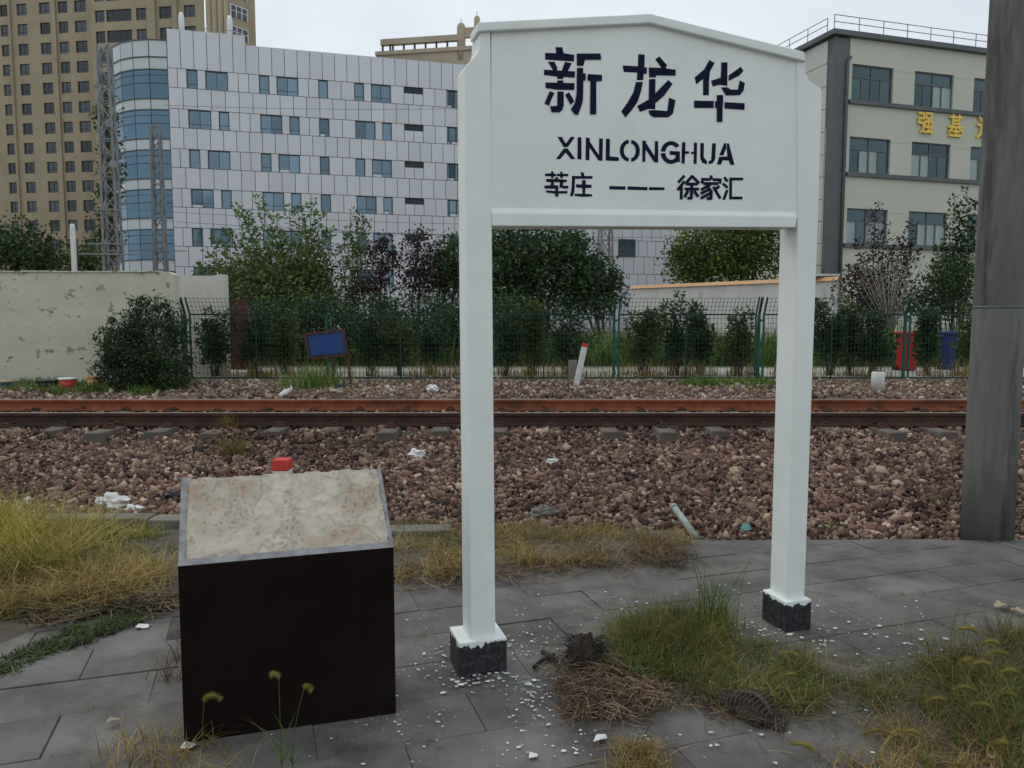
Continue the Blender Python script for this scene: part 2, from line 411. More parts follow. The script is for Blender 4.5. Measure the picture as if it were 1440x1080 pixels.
def plinth_mat():
    """black paint, white gloss run over the top edge in drips (follows height plus noise)"""
    m = bpy.data.materials.new('black_base_paint'); m.use_nodes = True
    nt = m.node_tree; N = nt.nodes; L = nt.links; b = N['Principled BSDF']
    tc = N.new('ShaderNodeTexCoord')
    sp = N.new('ShaderNodeSeparateXYZ'); L.new(tc.outputs['Object'], sp.inputs['Vector'])
    mp = N.new('ShaderNodeMapping'); mp.inputs['Scale'].default_value = (1, 1, 0.12); L.new(tc.outputs['Object'], mp.inputs['Vector'])
    n = N.new('ShaderNodeTexNoise'); n.inputs['Scale'].default_value = 34; n.inputs['Detail'].default_value = 4; L.new(mp.outputs['Vector'], n.inputs['Vector'])
    ma = N.new('ShaderNodeMath'); ma.operation = 'MULTIPLY_ADD'; ma.inputs[1].default_value = 0.075; L.new(n.outputs['Fac'], ma.inputs[0]); L.new(sp.outputs['Z'], ma.inputs[2])
    mr = N.new('ShaderNodeMapRange'); mr.inputs['From Min'].default_value = 0.172; mr.inputs['From Max'].default_value = 0.175
    L.new(ma.outputs[0], mr.inputs['Value'])
    n2 = N.new('ShaderNodeTexNoise'); n2.inputs['Scale'].default_value = 45; n2.inputs['Detail'].default_value = 6; L.new(tc.outputs['Object'], n2.inputs['Vector'])
    cr = N.new('ShaderNodeValToRGB'); cr.color_ramp.elements[0].position = 0.45; cr.color_ramp.elements[0].color = (0.010, 0.010, 0.014, 1)
    cr.color_ramp.elements[1].position = 0.75; cr.color_ramp.elements[1].color = (0.055, 0.055, 0.058, 1); L.new(n2.outputs['Fac'], cr.inputs['Fac'])
    mx = N.new('ShaderNodeMix'); mx.data_type = 'RGBA'; L.new(mr.outputs['Result'], mx.inputs['Factor']); L.new(cr.outputs['Color'], mx.inputs['A'])
    mx.inputs['B'].default_value = (0.74, 0.78, 0.77, 1); L.new(mx.outputs['Result'], b.inputs['Base Color'])
    b.inputs['Roughness'].default_value = 0.6
    bp = N.new('ShaderNodeBump'); bp.inputs['Distance'].default_value = 0.003; L.new(n2.outputs['Fac'], bp.inputs['Height']); L.new(bp.outputs['Normal'], b.inputs['Normal'])
    return m
M['plinth'] = plinth_mat()

# ------------------------------------------------------------------ ground
PROFILE = [(-30, -0.09), (5.1, -0.09), (5.16, -0.075), (6.0, -0.04), (7.2, 0.02), (8.2, 0.065), (8.55, 0.095), (8.85, 0.15), (9.2, 0.17), (10.7, 0.17), (11.3, 0.16),
           (12.2, 0.14), (13.5, 0.15), (16.0, 0.17), (17.0, 0.18), (24, 0.2), (60, 0.2), (300, 0.0), (4000, -0.5)]

def gz(y):
    for (a, za), (b, zb) in zip(PROFILE, PROFILE[1:]):
        if y <= b: return za + (zb - za) * max(0, (y - a)) / (b - a)
    return -0.5

mb = MB()
xs = [-4000, -60, -20, 20, 60, 4000]
for j, (y, z) in enumerate(PROFILE):
    for x in xs: mb.v.append((x, y, z))
for j in range(len(PROFILE) - 1):
    for i in range(len(xs) - 1):
        a = j * len(xs) + i
        mb.f.append([a, a + 1, a + 1 + len(xs), a + len(xs)]); mb.sm.append(False)
tag(mb.build('ground', M['far_ground']), kind='structure')

mb = MB()
bp_ = [(y, z) for y, z in PROFILE if 5.1 < y < 13]
for y, z in bp_:
    mb.v += [(-14, y, z + 0.015), (14, y, z + 0.015)]
for j in range(len(bp_) - 1):
    mb.f.append([2 * j, 2 * j + 1, 2 * j + 3, 2 * j + 2]); mb.sm.append(False)
tag(mb.build('ballast_bed', M['ballast_bed']), kind='structure')

# pale concrete yard behind the fence
mb = MB()
mb.add([(-14, 16.9, 0.20), (26, 16.9, 0.20), (26, 21.6, 0.215), (-14, 21.6, 0.215)], [(0, 1, 2, 3)])
tag(mb.build('concrete_yard', M['far_concrete']), kind='structure')

# ---- paving: slabs set askew to the track
TH = R(18.2)
PA = Vector((math.cos(TH), math.sin(TH), 0)); PN = Vector((-math.sin(TH), math.cos(TH), 0))
E0 = onground(560, 832)          # a point of the far edge on the left
PLAT_Y = 5.10                    # platform edge on the right
def pav_xy(u, v):                # u along the rows, v away from the camera, measured from E0
    p = E0 + PA * u + PN * v
    return p.x, p.y
def clip_poly(poly, ymax):
    out = []
    n = len(poly)
    for i in range(n):
        a, b = poly[i], poly[(i + 1) % n]
        if a[1] <= ymax: out.append(a)
        if (a[1] <= ymax) != (b[1] <= ymax):
            t = (ymax - a[1]) / (b[1] - a[1])
            out.append((a[0] + (b[0] - a[0]) * t, ymax))
    return out
mb = MB()
bed = [pav_xy(-4.2, -4.4), pav_xy(7.6, -4.4), pav_xy(7.6, 1.2), pav_xy(-4.2, 1.2)]
bed2 = clip_poly(bed, PLAT_Y)
mb.add([(x, y, -0.005) for x, y in bed2], [list(range(len(bed2)))])
pavement = tag(mb.build('pavement', M['joint']), kind='structure')
SW, SH, JT = 0.60, 0.305, 0.0022
row = 0
nsl = 0
for r in range(-3, 14):
    v1 = -r * SH; v0 = v1 - SH
    off = (0.30 if r % 2 else 0.0) + 0.06
    for k in range(-7, 13):
        u0 = k * SW + off; u1 = u0 + SW
        if v0 < -4.3 or u1 > 7.4 or u0 < -3.9: continue
        cxy = pav_xy((u0 + u1) / 2, (v0 + v1) / 2)
        if cxy[1] < 1.9 or abs(cxy[0]) > 0.75 * cxy[1] + 1.9 or cxy[1] - 0.25 > PLAT_Y: continue
        jt = JT * random.uniform(0.5, 1.2)
        poly = [pav_xy(u0 + jt, v0 + jt), pav_xy(u1 - jt, v0 + jt), pav_xy(u1 - jt, v1 - jt), pav_xy(u0 + jt, v1 - jt)]
        poly = clip_poly(poly, PLAT_Y)
        if len(poly) < 3: continue
        cx = sum(p[0] for p in poly) / len(poly); cy = sum(p[1] for p in poly) / len(poly)
        t1, t2 = random.gauss(0, 0.004), random.gauss(0, 0.004)
        dz = random.gauss(0, 0.0018)
        top = [(x - cx, y - cy, (x - cx) * t1 + (y - cy) * t2 + dz) for x, y in poly]
        top_in = [(x * 0.994, y * 0.991, z) for x, y, z in top]
        n = len(poly)
        s = MB()
        s.add([(x, y, z - 0.0022) for x, y, z in top] + top_in + [(x, y, -0.05) for x, y, z in top],
              [[n + i for i in range(n)]] + [(i, (i + 1) % n, n + (i + 1) % n, n + i) for i in range(n)] + [(2 * n + i, 2 * n + (i + 1) % n, (i + 1) % n, i) for i in range(n)])
        s.build('paving_slab', M['slab'], pavement, (cx, cy, 0.0)); nsl += 1

# verge of soil between the paving and the kerb, its ragged near edge over the last slabs
VE = [onground(px, py) for px, py in ((-420, 1010), (-60, 935), (40, 893), (110, 872), (250, 852), (400, 838), (560, 826), (700, 812), (800, 802), (900, 795), (950, 787), (964, 770), (972, 766))]
def verge_near(x):
    for p, q in zip(VE, VE[1:]):
        if x <= q.x: return p.y + (q.y - p.y) * max(0, (x - p.x)) / (q.x - p.x)
    return VE[-1].y
from mathutils import noise as mnoise
mb = MB()
gx = np.linspace(-6.0, VE[-1].x, 150); gy = np.linspace(0, 1, 16)
for x in gx:
    ye = min(5.12, verge_near(x) + 0.07 * mnoise.noise((x * 5.0, 0.3, 0)) + 0.03 * mnoise.noise((x * 17, 0.3, 4)))
    for s_ in gy:
        y = ye + (5.3 - ye) * s_
        z = 0.006 + 0.02 * min(1, s_ * 2.5) + 0.012 * mnoise.noise((x * 5, y * 5, 1)) * min(1, s_ * 4) - 0.06 * max(0, s_ - 0.8)
        if s_ == 0: z = -0.004
        mb.v.append((x, y, z))
for i in range(len(gx) - 1):
    for j in range(len(gy) - 1):
        a = i * len(gy) + j
        mb.f.append([a, a + len(gy), a + len(gy) + 1, a + 1]); mb.sm.append(True)
tag(mb.build('verge', M['soil']), kind='structure')
def verge_far(x):
    return E0.y + PA.y * (x - E0.x) / PA.x

# kerb blocks along the left edge of the ballast
for k, (x0, x1, y, dz, rz) in enumerate([(-3.55, -2.62, 5.47, 0.0, 0.012), (-2.60, -1.72, 5.45, -0.006, -0.01), (-4.5, -3.58, 5.49, -0.01, 0.0),
                                         (-0.98, -0.42, 5.20, -0.012, 0.03)]):
    s = MB(); s.box(-(x1 - x0) / 2, (x1 - x0) / 2, -0.085, 0.085, -0.12, 0.07)
    o = s.build('kerb_block', M['kerb'], None, ((x0 + x1) / 2, y, dz), bevel=0.012)
    o.rotation_euler.z = rz
    tag(o, ['weathered concrete kerb block nearest the left of the dark plinth, behind grass', 'weathered concrete kerb block touching the left edge of the dark plinth',
            'weathered concrete kerb block at the far left among tall yellow grass', 'short broken kerb block just right of the dark plinth'][k], 'kerb', 'kerb blocks along the ballast', kind=None)

# ------------------------------------------------------------------ ballast stones (nobody could count them)
ICO_V = []
g = (1 + 5 ** 0.5) / 2
for a, b in ((1, g), (-1, g), (1, -g), (-1, -g)):
    ICO_V += [(a, b, 0), (0, a, b), (b, 0, a)]
ICO_V = np.array(ICO_V, float); ICO_V /= np.linalg.norm(ICO_V[0])
_bm = bmesh.new()
for v in ICO_V: _bm.verts.new(v)
_bm.verts.ensure_lookup_table()
bmesh.ops.convex_hull(_bm, input=_bm.verts)
_bm.verts.index_update()
ICO_F = np.array([[v.index for v in f.verts] for f in _bm.faces if len(f.verts) == 3]); _bm.free()

def rotmats(n):
    q = RNG.normal(size=(n, 4)); q /= np.linalg.norm(q, axis=1)[:, None]
    w, x, y, z = q.T
    return np.stack([np.stack([1 - 2 * (y * y + z * z), 2 * (x * y - z * w), 2 * (x * z + y * w)], -1),
                     np.stack([2 * (x * y + z * w), 1 - 2 * (x * x + z * z), 2 * (y * z - x * w)], -1),
                     np.stack([2 * (x * z - y * w), 2 * (y * z + x * w), 1 - 2 * (x * x + y * y)], -1)], 1)

CUBE_V = np.array([(x, y, z) for x in (-1, 1) for y in (-1, 1) for z in (-1, 1)], float) * 0.74
CUBE_F = np.array([(0, 1, 3), (0, 3, 2), (4, 6, 7), (4, 7, 5), (0, 4, 5), (0, 5, 1), (2, 3, 7), (2, 7, 6), (0, 2, 6), (0, 6, 4), (1, 5, 7), (1, 7, 3)])
def stones(P, size):
    k = RNG.uniform(size=len(P)) < 0.7
    Va, Fa = stones_of(P[k], size[k], CUBE_V, CUBE_F, 0.38)
    Vb, Fb = stones_of(P[~k], size[~k], ICO_V, ICO_F, 0.2)
    return np.concatenate([Va, Vb]), np.concatenate([Fa, Fb + len(Va)])
def stones_of(P, size, BV, BF_, jit):
    n = len(P); m = len(BV)
    V = np.repeat(BV[None], n, 0) * RNG.uniform(0.6, 1.3, (n, m, 1)) + RNG.normal(size=(n, m, 3)) * jit * 0.5
    V = V * RNG.uniform(0.45, 1.2, (n, 1, 3)) * size[:, None, None]
    V = np.einsum('nij,nkj->nki', rotmats(n), V) + P[:, None, :]
    F = (BF_[None] + (np.arange(n) * m)[:, None, None]).reshape(-1, 3)
    return V.reshape(-1, 3), F
def stones_old(P, size):
    n = len(P)
    V = np.repeat(ICO_V[None], n, 0) * RNG.uniform(0.62, 1.25, (n, 12, 1))
    V = V * RNG.uniform(0.55, 1.1, (n, 1, 3)) * size[:, None, None]
    V = np.einsum('nij,nkj->nki', rotmats(n), V) + P[:, None, :]
    F = (ICO_F[None] + (np.arange(n) * 12)[:, None, None]).reshape(-1, 3)
    return V.reshape(-1, 3), F

def scatter_band(y0, y1, step, xm=0.70, pad=1.3):
    pts = []
    y = y0
    while y < y1:
        hw = xm * y + pad
        nx = int(2 * hw / step)
        xx = -hw + (np.arange(nx) + RNG.uniform(-0.45, 0.45, nx)) * step
        yy = y + RNG.uniform(-0.5, 0.5, nx) * step
        pts.append(np.stack([xx, yy], 1)); y += step * 0.92
    return np.concatenate(pts)

gzv = np.vectorize(gz)
xy = scatter_band(5.14, 8.75, 0.036)
xy = xy[(xy[:, 1] > 5.13 + 0.25 * (xy[:, 0] < 1.2) + 0.16 * (xy[:, 0] < -1.7))]
dens = RNG.uniform(size=len(xy))
P = np.column_stack([xy, gzv(xy[:, 1]) + 0.018 + RNG.uniform(-0.012, 0.018, len(xy))])
size = (0.012 + 0.025 * RNG.uniform(0, 1, len(P)) ** 1.3) * np.where(dens > 0.96, 1.7, 1.0)
P[:, 2] += np.where((xy[:, 1] > 8.25), 0.07 * np.clip(np.sin(xy[:, 0] * 2.1 + 1.0) + 0.6 * np.sin(xy[:, 0] * 5.3), 0, 1) * np.clip((xy[:, 1] - 8.25) / 0.3, 0, 1), 0.012 + 0.010 * np.sin(xy[:, 0] * 2.3 + xy[:, 1] * 3))
V1, F1 = stones(P, size)
xy = scatter_band(8.75, 11.9, 0.075)
P2 = np.column_stack([xy, gzv(xy[:, 1]) + 0.012 + RNG.uniform(-0.01, 0.012, len(xy))])
V2, F2 = stones(P2, RNG.uniform(0.028, 0.045, len(P2)))
o = link('ballast', np_mesh('ballast', np.concatenate([V1, V2]), np.concatenate([F1, F2 + len(V1)])), M['stone'])
tag(o, 'purple brown crushed stone ballast along the track', 'gravel', kind='stuff')
xy = scatter_band(11.7, 16.2, 0.07)
keep = RNG.uniform(size=len(xy)) < 0.62
xy = xy[keep]
P3 = np.column_stack([xy, gzv(xy[:, 1]) + 0.01 + RNG.uniform(-0.015, 0.02, len(xy)) + 0.05 * np.maximum(0, np.sin(xy[:, 0] * 1.3 + 0.8)) * (xy[:, 1] > 12.6) * (xy[:, 1] < 15.3)])
V3, F3 = stones(P3, 0.014 + 0.045 * RNG.uniform(0, 1, len(P3)) ** 2.2)
o = link('rubble', np_mesh('rubble', V3, F3), M['rubble'])
tag(o, 'reddish stone rubble between the far rail and the green fence', 'gravel', kind='stuff')

# ------------------------------------------------------------------ railway track
track = empty('railway_track', (0, 9.85, 0.0), 0, 'rusty railway track on concrete sleepers crossing the whole picture', 'track', kind='structure')
HEAD_Z = 0.373
RP = [(-0.066, 0), (0.066, 0), (0.066, 0.010), (0.02, 0.026), (0.0078, 0.04), (0.0078, 0.108), (0.033, 0.118), (0.035, 0.142), (0.028, 0.151), (-0.028, 0.151), (-0.035, 0.142), (-0.033, 0.118),
      (-0.0078, 0.108), (-0.0078, 0.04), (-0.02, 0.026), (-0.066, 0.010)]
for yy in (9.10 - 9.85, 10.60 - 9.85):
    s = MB()
    vs = [(-22, yy + a, HEAD_Z - 0.152 + b) for a, b in RP] + [(22, yy + a, HEAD_Z - 0.152 + b) for a, b in RP]
    n = len(RP)
    s.add(vs, [(i, (i + 1) % n, n + (i + 1) % n, n + i) for i in range(n)])
    rl = s.build('rail', M['rust_dark'] if yy < 0 else M['rust'], track)
    s = MB(); s.box(-22, 22, yy - 0.026, yy + 0.026, HEAD_Z - 0.0025, HEAD_Z + 0.0012)
    s.build('running_surface', M['rail_head'], rl)
    if yy < 0:
        s = MB()
        for jx in (0.15,):
            s.box(jx - 1.0, jx - 0.6, yy - 0.03, yy - 0.009, HEAD_Z - 0.118, HEAD_Z - 0.046)
        s.build('fishplate', M['rust_dark'], rl, bevel=0.004)
s = MB()
s.add([(-0.14, -1.25, 0), (0.14, -1.25, 0), (0.14, 1.25, 0), (-0.14, 1.25, 0), (-0.10, -1.22, 0.19), (0.10, -1.22, 0.19), (0.10, 1.22, 0.19), (-0.10, 1.22, 0.19)],
      [(0, 3, 2, 1), (4, 5, 6, 7), (0, 1, 5, 4), (1, 2, 6, 5), (2, 3, 7, 6), (3, 0, 4, 7)])
sl_proto = s.build('sleeper', M['sleeper'], track, bevel=0.012)
s = MB()
for side in (-1, 1):
    for yy in (-0.75, 0.75):
        s.tube([(-0.05, yy + side * 0.12, 0.02), (-0.02, yy + side * 0.075, 0.05), (0.02, yy + side * 0.075, 0.05), (0.05, yy + side * 0.12, 0.02)], 0.012, 5)
        s.box(-0.06, 0.06, yy + side * 0.105 - 0.02, yy + side * 0.105 + 0.02, 0.0, 0.03)
clip_me = s.mesh('rail_clip')
x = at(540, 612, 8.65).x - 0.64 * 14
k = 0
while x < 8.6:
    if abs(x) < 8.3:
        xx = x + random.uniform(-0.035, 0.035)
        o = sl_proto if k == 0 else sl_proto.copy()
        if k: COL.objects.link(o)
        o.parent = track
        o.location = (xx, random.choice((-0.02, -0.05, -0.16, -0.1, 0.03)), HEAD_Z - 0.152 - 0.192 + random.uniform(-0.004, 0.0))
        o.rotation_euler = (0, 0, random.uniform(-0.02, 0.02))
        c = link('rail_clip', clip_me, M['clip'], o, (0, 0, 0.19))
        k += 1
    x += 0.64

# ------------------------------------------------------------------ the station sign
pA = onground(646, 954); pB = onground(1104, 890)
TH_S = math.atan2(pB.y - pA.y, pB.x - pA.x)
SF = Frame(pA, TH_S)             # base block fronts lie in y = 0, post fronts in y = 0.028
PF = 0.026
PD = 0.135
sign = empty('station_sign', pA, TH_S, 'white two-post concrete station name sign with dark blue stencilled characters', 'sign')
def sp(px, py, yl=PF): return SF.hit(px, py, yl)

xl0 = sp(653, 100); xl1 = sp(661, 895); xr0 = sp(692, 320); xr1 = sp(697, 893)
zb = 0.14
left_post = [sp(653.5, 97), sp(655, 92), sp(664, 83), sp(671, 74), sp(674, 66), sp(675.5, 40), sp(690, 40), xr0, (xr1[0], zb), (xl1[0], zb)]
s = MB(); s.prism(left_post, PF, PF + PD); s.build('post', M['white_paint'], sign, bevel=0.007, seg=3)
ql = sp(1122, 330); qlb = sp(1107, 835); qr = sp(1150, 330); qrb = sp(1132, 830)
right_post = [(qlb[0], zb), (ql[0], ql[1]), sp(1121, 82), sp(1132, 84), sp(1134, 104), sp(1138, 113), sp(1147, 119), sp(1155, 124), sp(1156.5, 130), qr, (qrb[0], zb)]
s = MB(); s.prism(right_post, PF, PF + PD); s.build('post', M['white_paint'], sign, bevel=0.007, seg=3)
# plain panel between the posts
PY = PF + 0.008
pan = [sp(691, 40, PY), sp(912, 28, PY), sp(1123, 82, PY), sp(1121, 310, PY), sp(690, 306, PY)]
s = MB(); s.prism(pan, PY, PY + 0.07); s.build('panel', M['white_paint'], sign)
# top moulding: two sloping pieces proud of the panel
top = [sp(671, 33), sp(912, 21), sp(1128, 74)]
bot = [sp(671, 46), sp(912, 34), sp(1131, 88)]
MF = PF - 0.016
poly = [bot[0], bot[1], bot[2], top[2], top[1], top[0]]
s = MB(); s.prism(poly, MF, PF + PD - 0.02); s.build('top_moulding', M['white_paint'], sign, bevel=0.006, seg=3)
# bottom rail with a splayed top
s = MB()
r0t, r1t = sp(691, 300), sp(1120, 305)
r0b, r1b = sp(692, 318), sp(1117, 320)
y0, y1 = PF - 0.008, PF + 0.11
s.add([(r0b[0], y0, r0b[1]), (r1b[0], y0, r1b[1]), (r1t[0], y0, r1t[1]), (r0t[0], y0, r0t[1]),
       (r0b[0], y1, r0b[1]), (r1b[0], y1, r1b[1]), (r1t[0], y1, r1t[1] + 0.026), (r0t[0], y1, r0t[1] + 0.026),
       (r1t[0], PY + 0.002, r1t[1] + 0.026), (r0t[0], PY + 0.002, r0t[1] + 0.026)],
      [(0, 1, 2, 3), (3, 2, 8, 9), (9, 8, 6, 7), (0, 4, 5, 1), (4, 7, 6, 5), (0, 3, 9, 7, 4), (1, 5, 6, 8, 2)])
s.build('bottom_rail', M['white_paint'], sign, bevel=0.004, seg=2)
# base blocks
def base_block(px0, px1, pyb, h, dep, yfront):
    a = SF.hit(px0, pyb, yfront)[0]; b = SF.hit(px1, pyb, yfront)[0]
    s = MB(); s.box(a, b, 0, dep, 0.0, h)
    me = s
    o = me.build('base_block', M['plinth'], sign, (0, yfront, -0.002), bevel=0.005)
    return o
b1 = base_block(646, 713, 950, 0.152, 0.185, 0.0)
b2 = base_block(1104, 1140, 885, 0.152, 0.185, 0.0)

# stencilled writing, traced on the panel: (scale, ox, oy, polygons)
def stencil(name, label, sc, ox, oy, polys, k0=0):
    s = MB()
    for k, pg in enumerate(polys):
        y = PY - 0.0012 - 0.00025 * (k % 12)
        s.sheet([SF.hit(ox + a / sc, oy + b / sc, y) for a, b in pg], y)
    o = s.build(name, M['ink'], sign, recalc=False)
    o['label'] = label
    return o
def strokes(lines, w):
    out = []
    for ln in lines:
        for (a, b), (c, d) in zip(ln, ln[1:]):
            L_ = math.hypot(c - a, d - b); ux, uy = (c - a) / L_, (d - b) / L_
            e = w * 0.35
            a2, b2, c2, d2 = a - ux * e, b - uy * e, c + ux * e, d + uy * e
            nx, ny = -uy * w / 2, ux * w / 2
            out.append([(a2 + nx, b2 + ny), (c2 + nx, d2 + ny), (c2 - nx, d2 - ny), (a2 - nx, b2 - ny)])
    return out
def arc(cx, cy, rx, ry, ix, iy, a0, a1, n=14):
    o_ = [(cx + rx * math.cos(R(a0 + (a1 - a0) * i / n)), cy + ry * math.sin(R(a0 + (a1 - a0) * i / n))) for i in range(n + 1)]
    i_ = [(cx + ix * math.cos(R(a0 + (a1 - a0) * i / n)), cy + iy * math.sin(R(a0 + (a1 - a0) * i / n))) for i in range(n + 1)]
    return o_ + i_[::-1]

stencil('character', 'large stencilled first character of the station name', 9.39, 755, 55, [
    [(245, 105), (335, 105), (355, 185), (495, 208), (490, 295), (110, 270), (108, 180), (255, 185)],
    [(145, 297), (232, 297), (272, 380), (265, 412), (212, 408)],
    [(95, 402), (330, 415), (505, 425), (500, 510), (350, 498), (350, 525), (272, 525), (270, 495), (95, 472)],
    [(370, 300), (462, 315), (410, 422), (330, 418)],
    [(115, 570), (270, 575), (270, 545), (350, 545), (350, 577), (497, 580), (495, 670), (270, 668), (115, 645)],
    [(170, 685), (232, 710), (180, 825), (165, 880), (100, 850)],
    [(270, 690), (355, 690), (355, 880), (335, 940), (295, 968), (195, 965), (175, 885), (270, 880)],
    [(375, 735), (425, 697), (497, 820), (445, 865)],
    [(527, 190), (840, 188), (852, 270), (635, 272), (615, 352), (530, 350)],
    [(530, 378), (612, 378), (612, 450), (645, 452), (645, 545), (615, 548), (610, 800), (590, 880), (545, 1000), (500, 995), (450, 925), (500, 850), (525, 720)],
    [(672, 460), (862, 472), (862, 552), (785, 555), (785, 995), (702, 990), (708, 550), (670, 545)]])
stencil('character', 'large stencilled second character of the station name', 9.82, 865, 65, [
    [(320, 108), (410, 115), (405, 290), (440, 292), (440, 382), (395, 380), (388, 468), (300, 468), (305, 365), (120, 355), (105, 265), (315, 275)],
    [(465, 292), (640, 298), (555, 180), (610, 140), (718, 258), (700, 304), (838, 325), (835, 408), (565, 402), (565, 430), (470, 430)],
    [(290, 492), (385, 492), (360, 620), (310, 770), (240, 870), (145, 985), (85, 900), (170, 780), (250, 640)],
    [(470, 452), (558, 452), (556, 650), (735, 465), (795, 520), (680, 680), (555, 790), (555, 868), (460, 866), (345, 905), (305, 825), (465, 735)],
    [(462, 885), (545, 880), (720, 895), (745, 710), (835, 745), (800, 930), (740, 980), (530, 980), (480, 945)]])
stencil('character', 'large stencilled third character of the station name', 10.28, 965, 75, [
    [(335, 95), (412, 140), (345, 260), (330, 400), (328, 605), (243, 605), (243, 370), (145, 450), (122, 350), (260, 230)],
    [(508, 130), (597, 130), (595, 470), (470, 455), (385, 482), (358, 395), (500, 350)],
    [(612, 320), (790, 192), (828, 255), (770, 320), (612, 400)],
    [(505, 490), (600, 490), (640, 520), (745, 525), (775, 390), (850, 430), (830, 540), (775, 605), (570, 608)],
    [(115, 682), (400, 688), (398, 790), (115, 788)],
    [(443, 600), (535, 602), (535, 700), (527, 800), (525, 992), (443, 992), (443, 795), (418, 785), (418, 695), (443, 690)],
    [(555, 705), (845, 720), (845, 815), (553, 795)]])
LT = {
    'X': [[(73, 65), (105, 65), (135, 115), (170, 65), (203, 65), (150, 140), (120, 142)], [(62, 228), (120, 150), (148, 150), (205, 228), (172, 228), (134, 180), (95, 228)]],
    'I': [[(222, 68), (250, 68), (250, 232), (220, 228)]],
    'N': [[(282, 70), (310, 72), (312, 100), (378, 200), (380, 75), (408, 78), (405, 243), (376, 240), (310, 145), (308, 238), (280, 236)]],
    'L': [[(430, 78), (460, 80), (458, 208), (525, 215), (525, 243), (428, 240)]],
    'O': [arc(602, 166, 70, 81, 40, 54, 94, 266), arc(612, 168, 68, 81, 38, 54, -86, 86)],
    'N2': [[(698, 92), (724, 93), (727, 112), (788, 205), (790, 96), (815, 97), (815, 255), (786, 252), (722, 158), (720, 250), (698, 248)]],
    'G': [arc(910, 178, 76, 82, 42, 52, 184, 325), arc(910, 182, 76, 82, 42, 52, 30, 178), [(900, 168), (975, 172), (975, 250), (950, 250), (942, 200), (900, 197)]],
    'H': [[(990, 104), (1016, 104), (1014, 170), (1042, 172), (1042, 190), (1013, 190), (1010, 262), (986, 260)], [(1077, 106), (1102, 108), (1098, 264), (1075, 262), (1078, 192), (1056, 190), (1056, 174), (1078, 174)]],
    'U': [[(1125, 110), (1152, 110), (1150, 215), (1175, 243), (1173, 268), (1140, 255), (1125, 225)], [(1213, 112), (1240, 112), (1235, 230), (1215, 260), (1186, 266), (1186, 244), (1205, 235)]],
    'A': [[(1265, 200), (1300, 112), (1316, 112), (1316, 150), (1294, 203)], [(1248, 268), (1263, 212), (1324, 208), (1319, 150), (1321, 112), (1335, 112), (1378, 272), (1345, 270), (1335, 240), (1290, 237), (1278, 268)]],
}
for ch, pg in LT.items():
    stencil('letter', 'stencilled capital letter %s of the middle line' % ch[0], 5.236, 770, 180, pg)
stencil('character', 'small stencilled character at the left end of the bottom line', 16, 755, 235, [
    [(180, 145), (320, 140), (320, 95), (375, 95), (378, 145), (435, 148), (432, 205), (378, 205), (370, 250), (320, 245), (322, 205), (185, 205)],
    [(450, 150), (525, 150), (525, 100), (580, 105), (580, 150), (708, 150), (705, 205), (585, 205), (580, 250), (530, 250), (525, 205), (450, 205)],
    [(205, 262), (410, 265), (425, 225), (475, 225), (480, 268), (675, 280), (672, 335), (600, 338), (590, 375), (575, 465), (505, 460), (515, 338), (385, 335), (380, 405), (475, 410), (485, 470),
     (480, 540), (690, 535), (685, 592), (485, 595), (485, 665), (415, 665), (412, 595), (210, 570), (205, 520), (412, 535), (415, 485), (175, 480), (165, 415), (310, 405), (320, 335), (210, 330)],
    [(575, 415), (710, 420), (708, 480), (570, 480)]])
stencil('character', 'small stencilled second character of the bottom line', 16, 755, 235, [
    [(790, 195), (1000, 200), (980, 115), (1050, 115), (1072, 198), (1255, 200), (1250, 262), (860, 262), (845, 560), (815, 640), (790, 668), (740, 630), (770, 560), (785, 400)],
    [(880, 385), (1015, 390), (1015, 290), (1100, 290), (1100, 390), (1230, 395), (1230, 465), (1095, 470), (1085, 600), (1245, 610), (1245, 660), (1040, 670), (850, 650), (850, 595), (1025, 600), (1020, 470), (885, 455)]])
for k, pg in enumerate(([(485, 920), (580, 922), (580, 942), (485, 940)], [(592, 922), (708, 926), (708, 945), (592, 942)], [(717, 926), (808, 928), (808, 944), (717, 944)])):
    stencil('dash', 'short stencilled dash of the bottom line', 4.153, 740, 40, [pg])
stencil('character', 'small stencilled third character of the bottom line', 12, 940, 235, strokes([
    [(262, 155), (175, 250)], [(262, 250), (165, 375)], [(220, 330), (216, 530)], [(398, 155), (300, 268)], [(410, 160), (508, 262)], [(310, 285), (480, 285)],
    [(292, 368), (500, 370)], [(395, 300), (388, 512)], [(388, 520), (338, 525)], [(325, 410), (282, 492)], [(445, 415), (495, 485)]], 50))
stencil('character', 'small stencilled fourth character of the bottom line', 12, 940, 235, strokes([
    [(720, 155), (725, 195)], [(570, 205), (700, 207)], [(765, 210), (875, 215)], [(575, 215), (572, 260)], [(875, 220), (870, 262)], [(605, 275), (825, 278)], [(700, 295), (565, 375)],
    [(665, 335), (725, 410), (722, 520)], [(715, 528), (665, 528)], [(690, 375), (562, 440)], [(700, 445), (562, 518)], [(850, 330), (785, 378)], [(765, 345), (868, 515)]], 50))
stencil('character', 'small stencilled last character of the bottom line', 12, 940, 235, strokes([
    [(950, 182), (990, 232)], [(930, 285), (988, 338)], [(988, 400), (938, 535)], [(1052, 195), (1050, 525)], [(1050, 200), (1245, 200)], [(1050, 520), (1235, 520)]], 46))

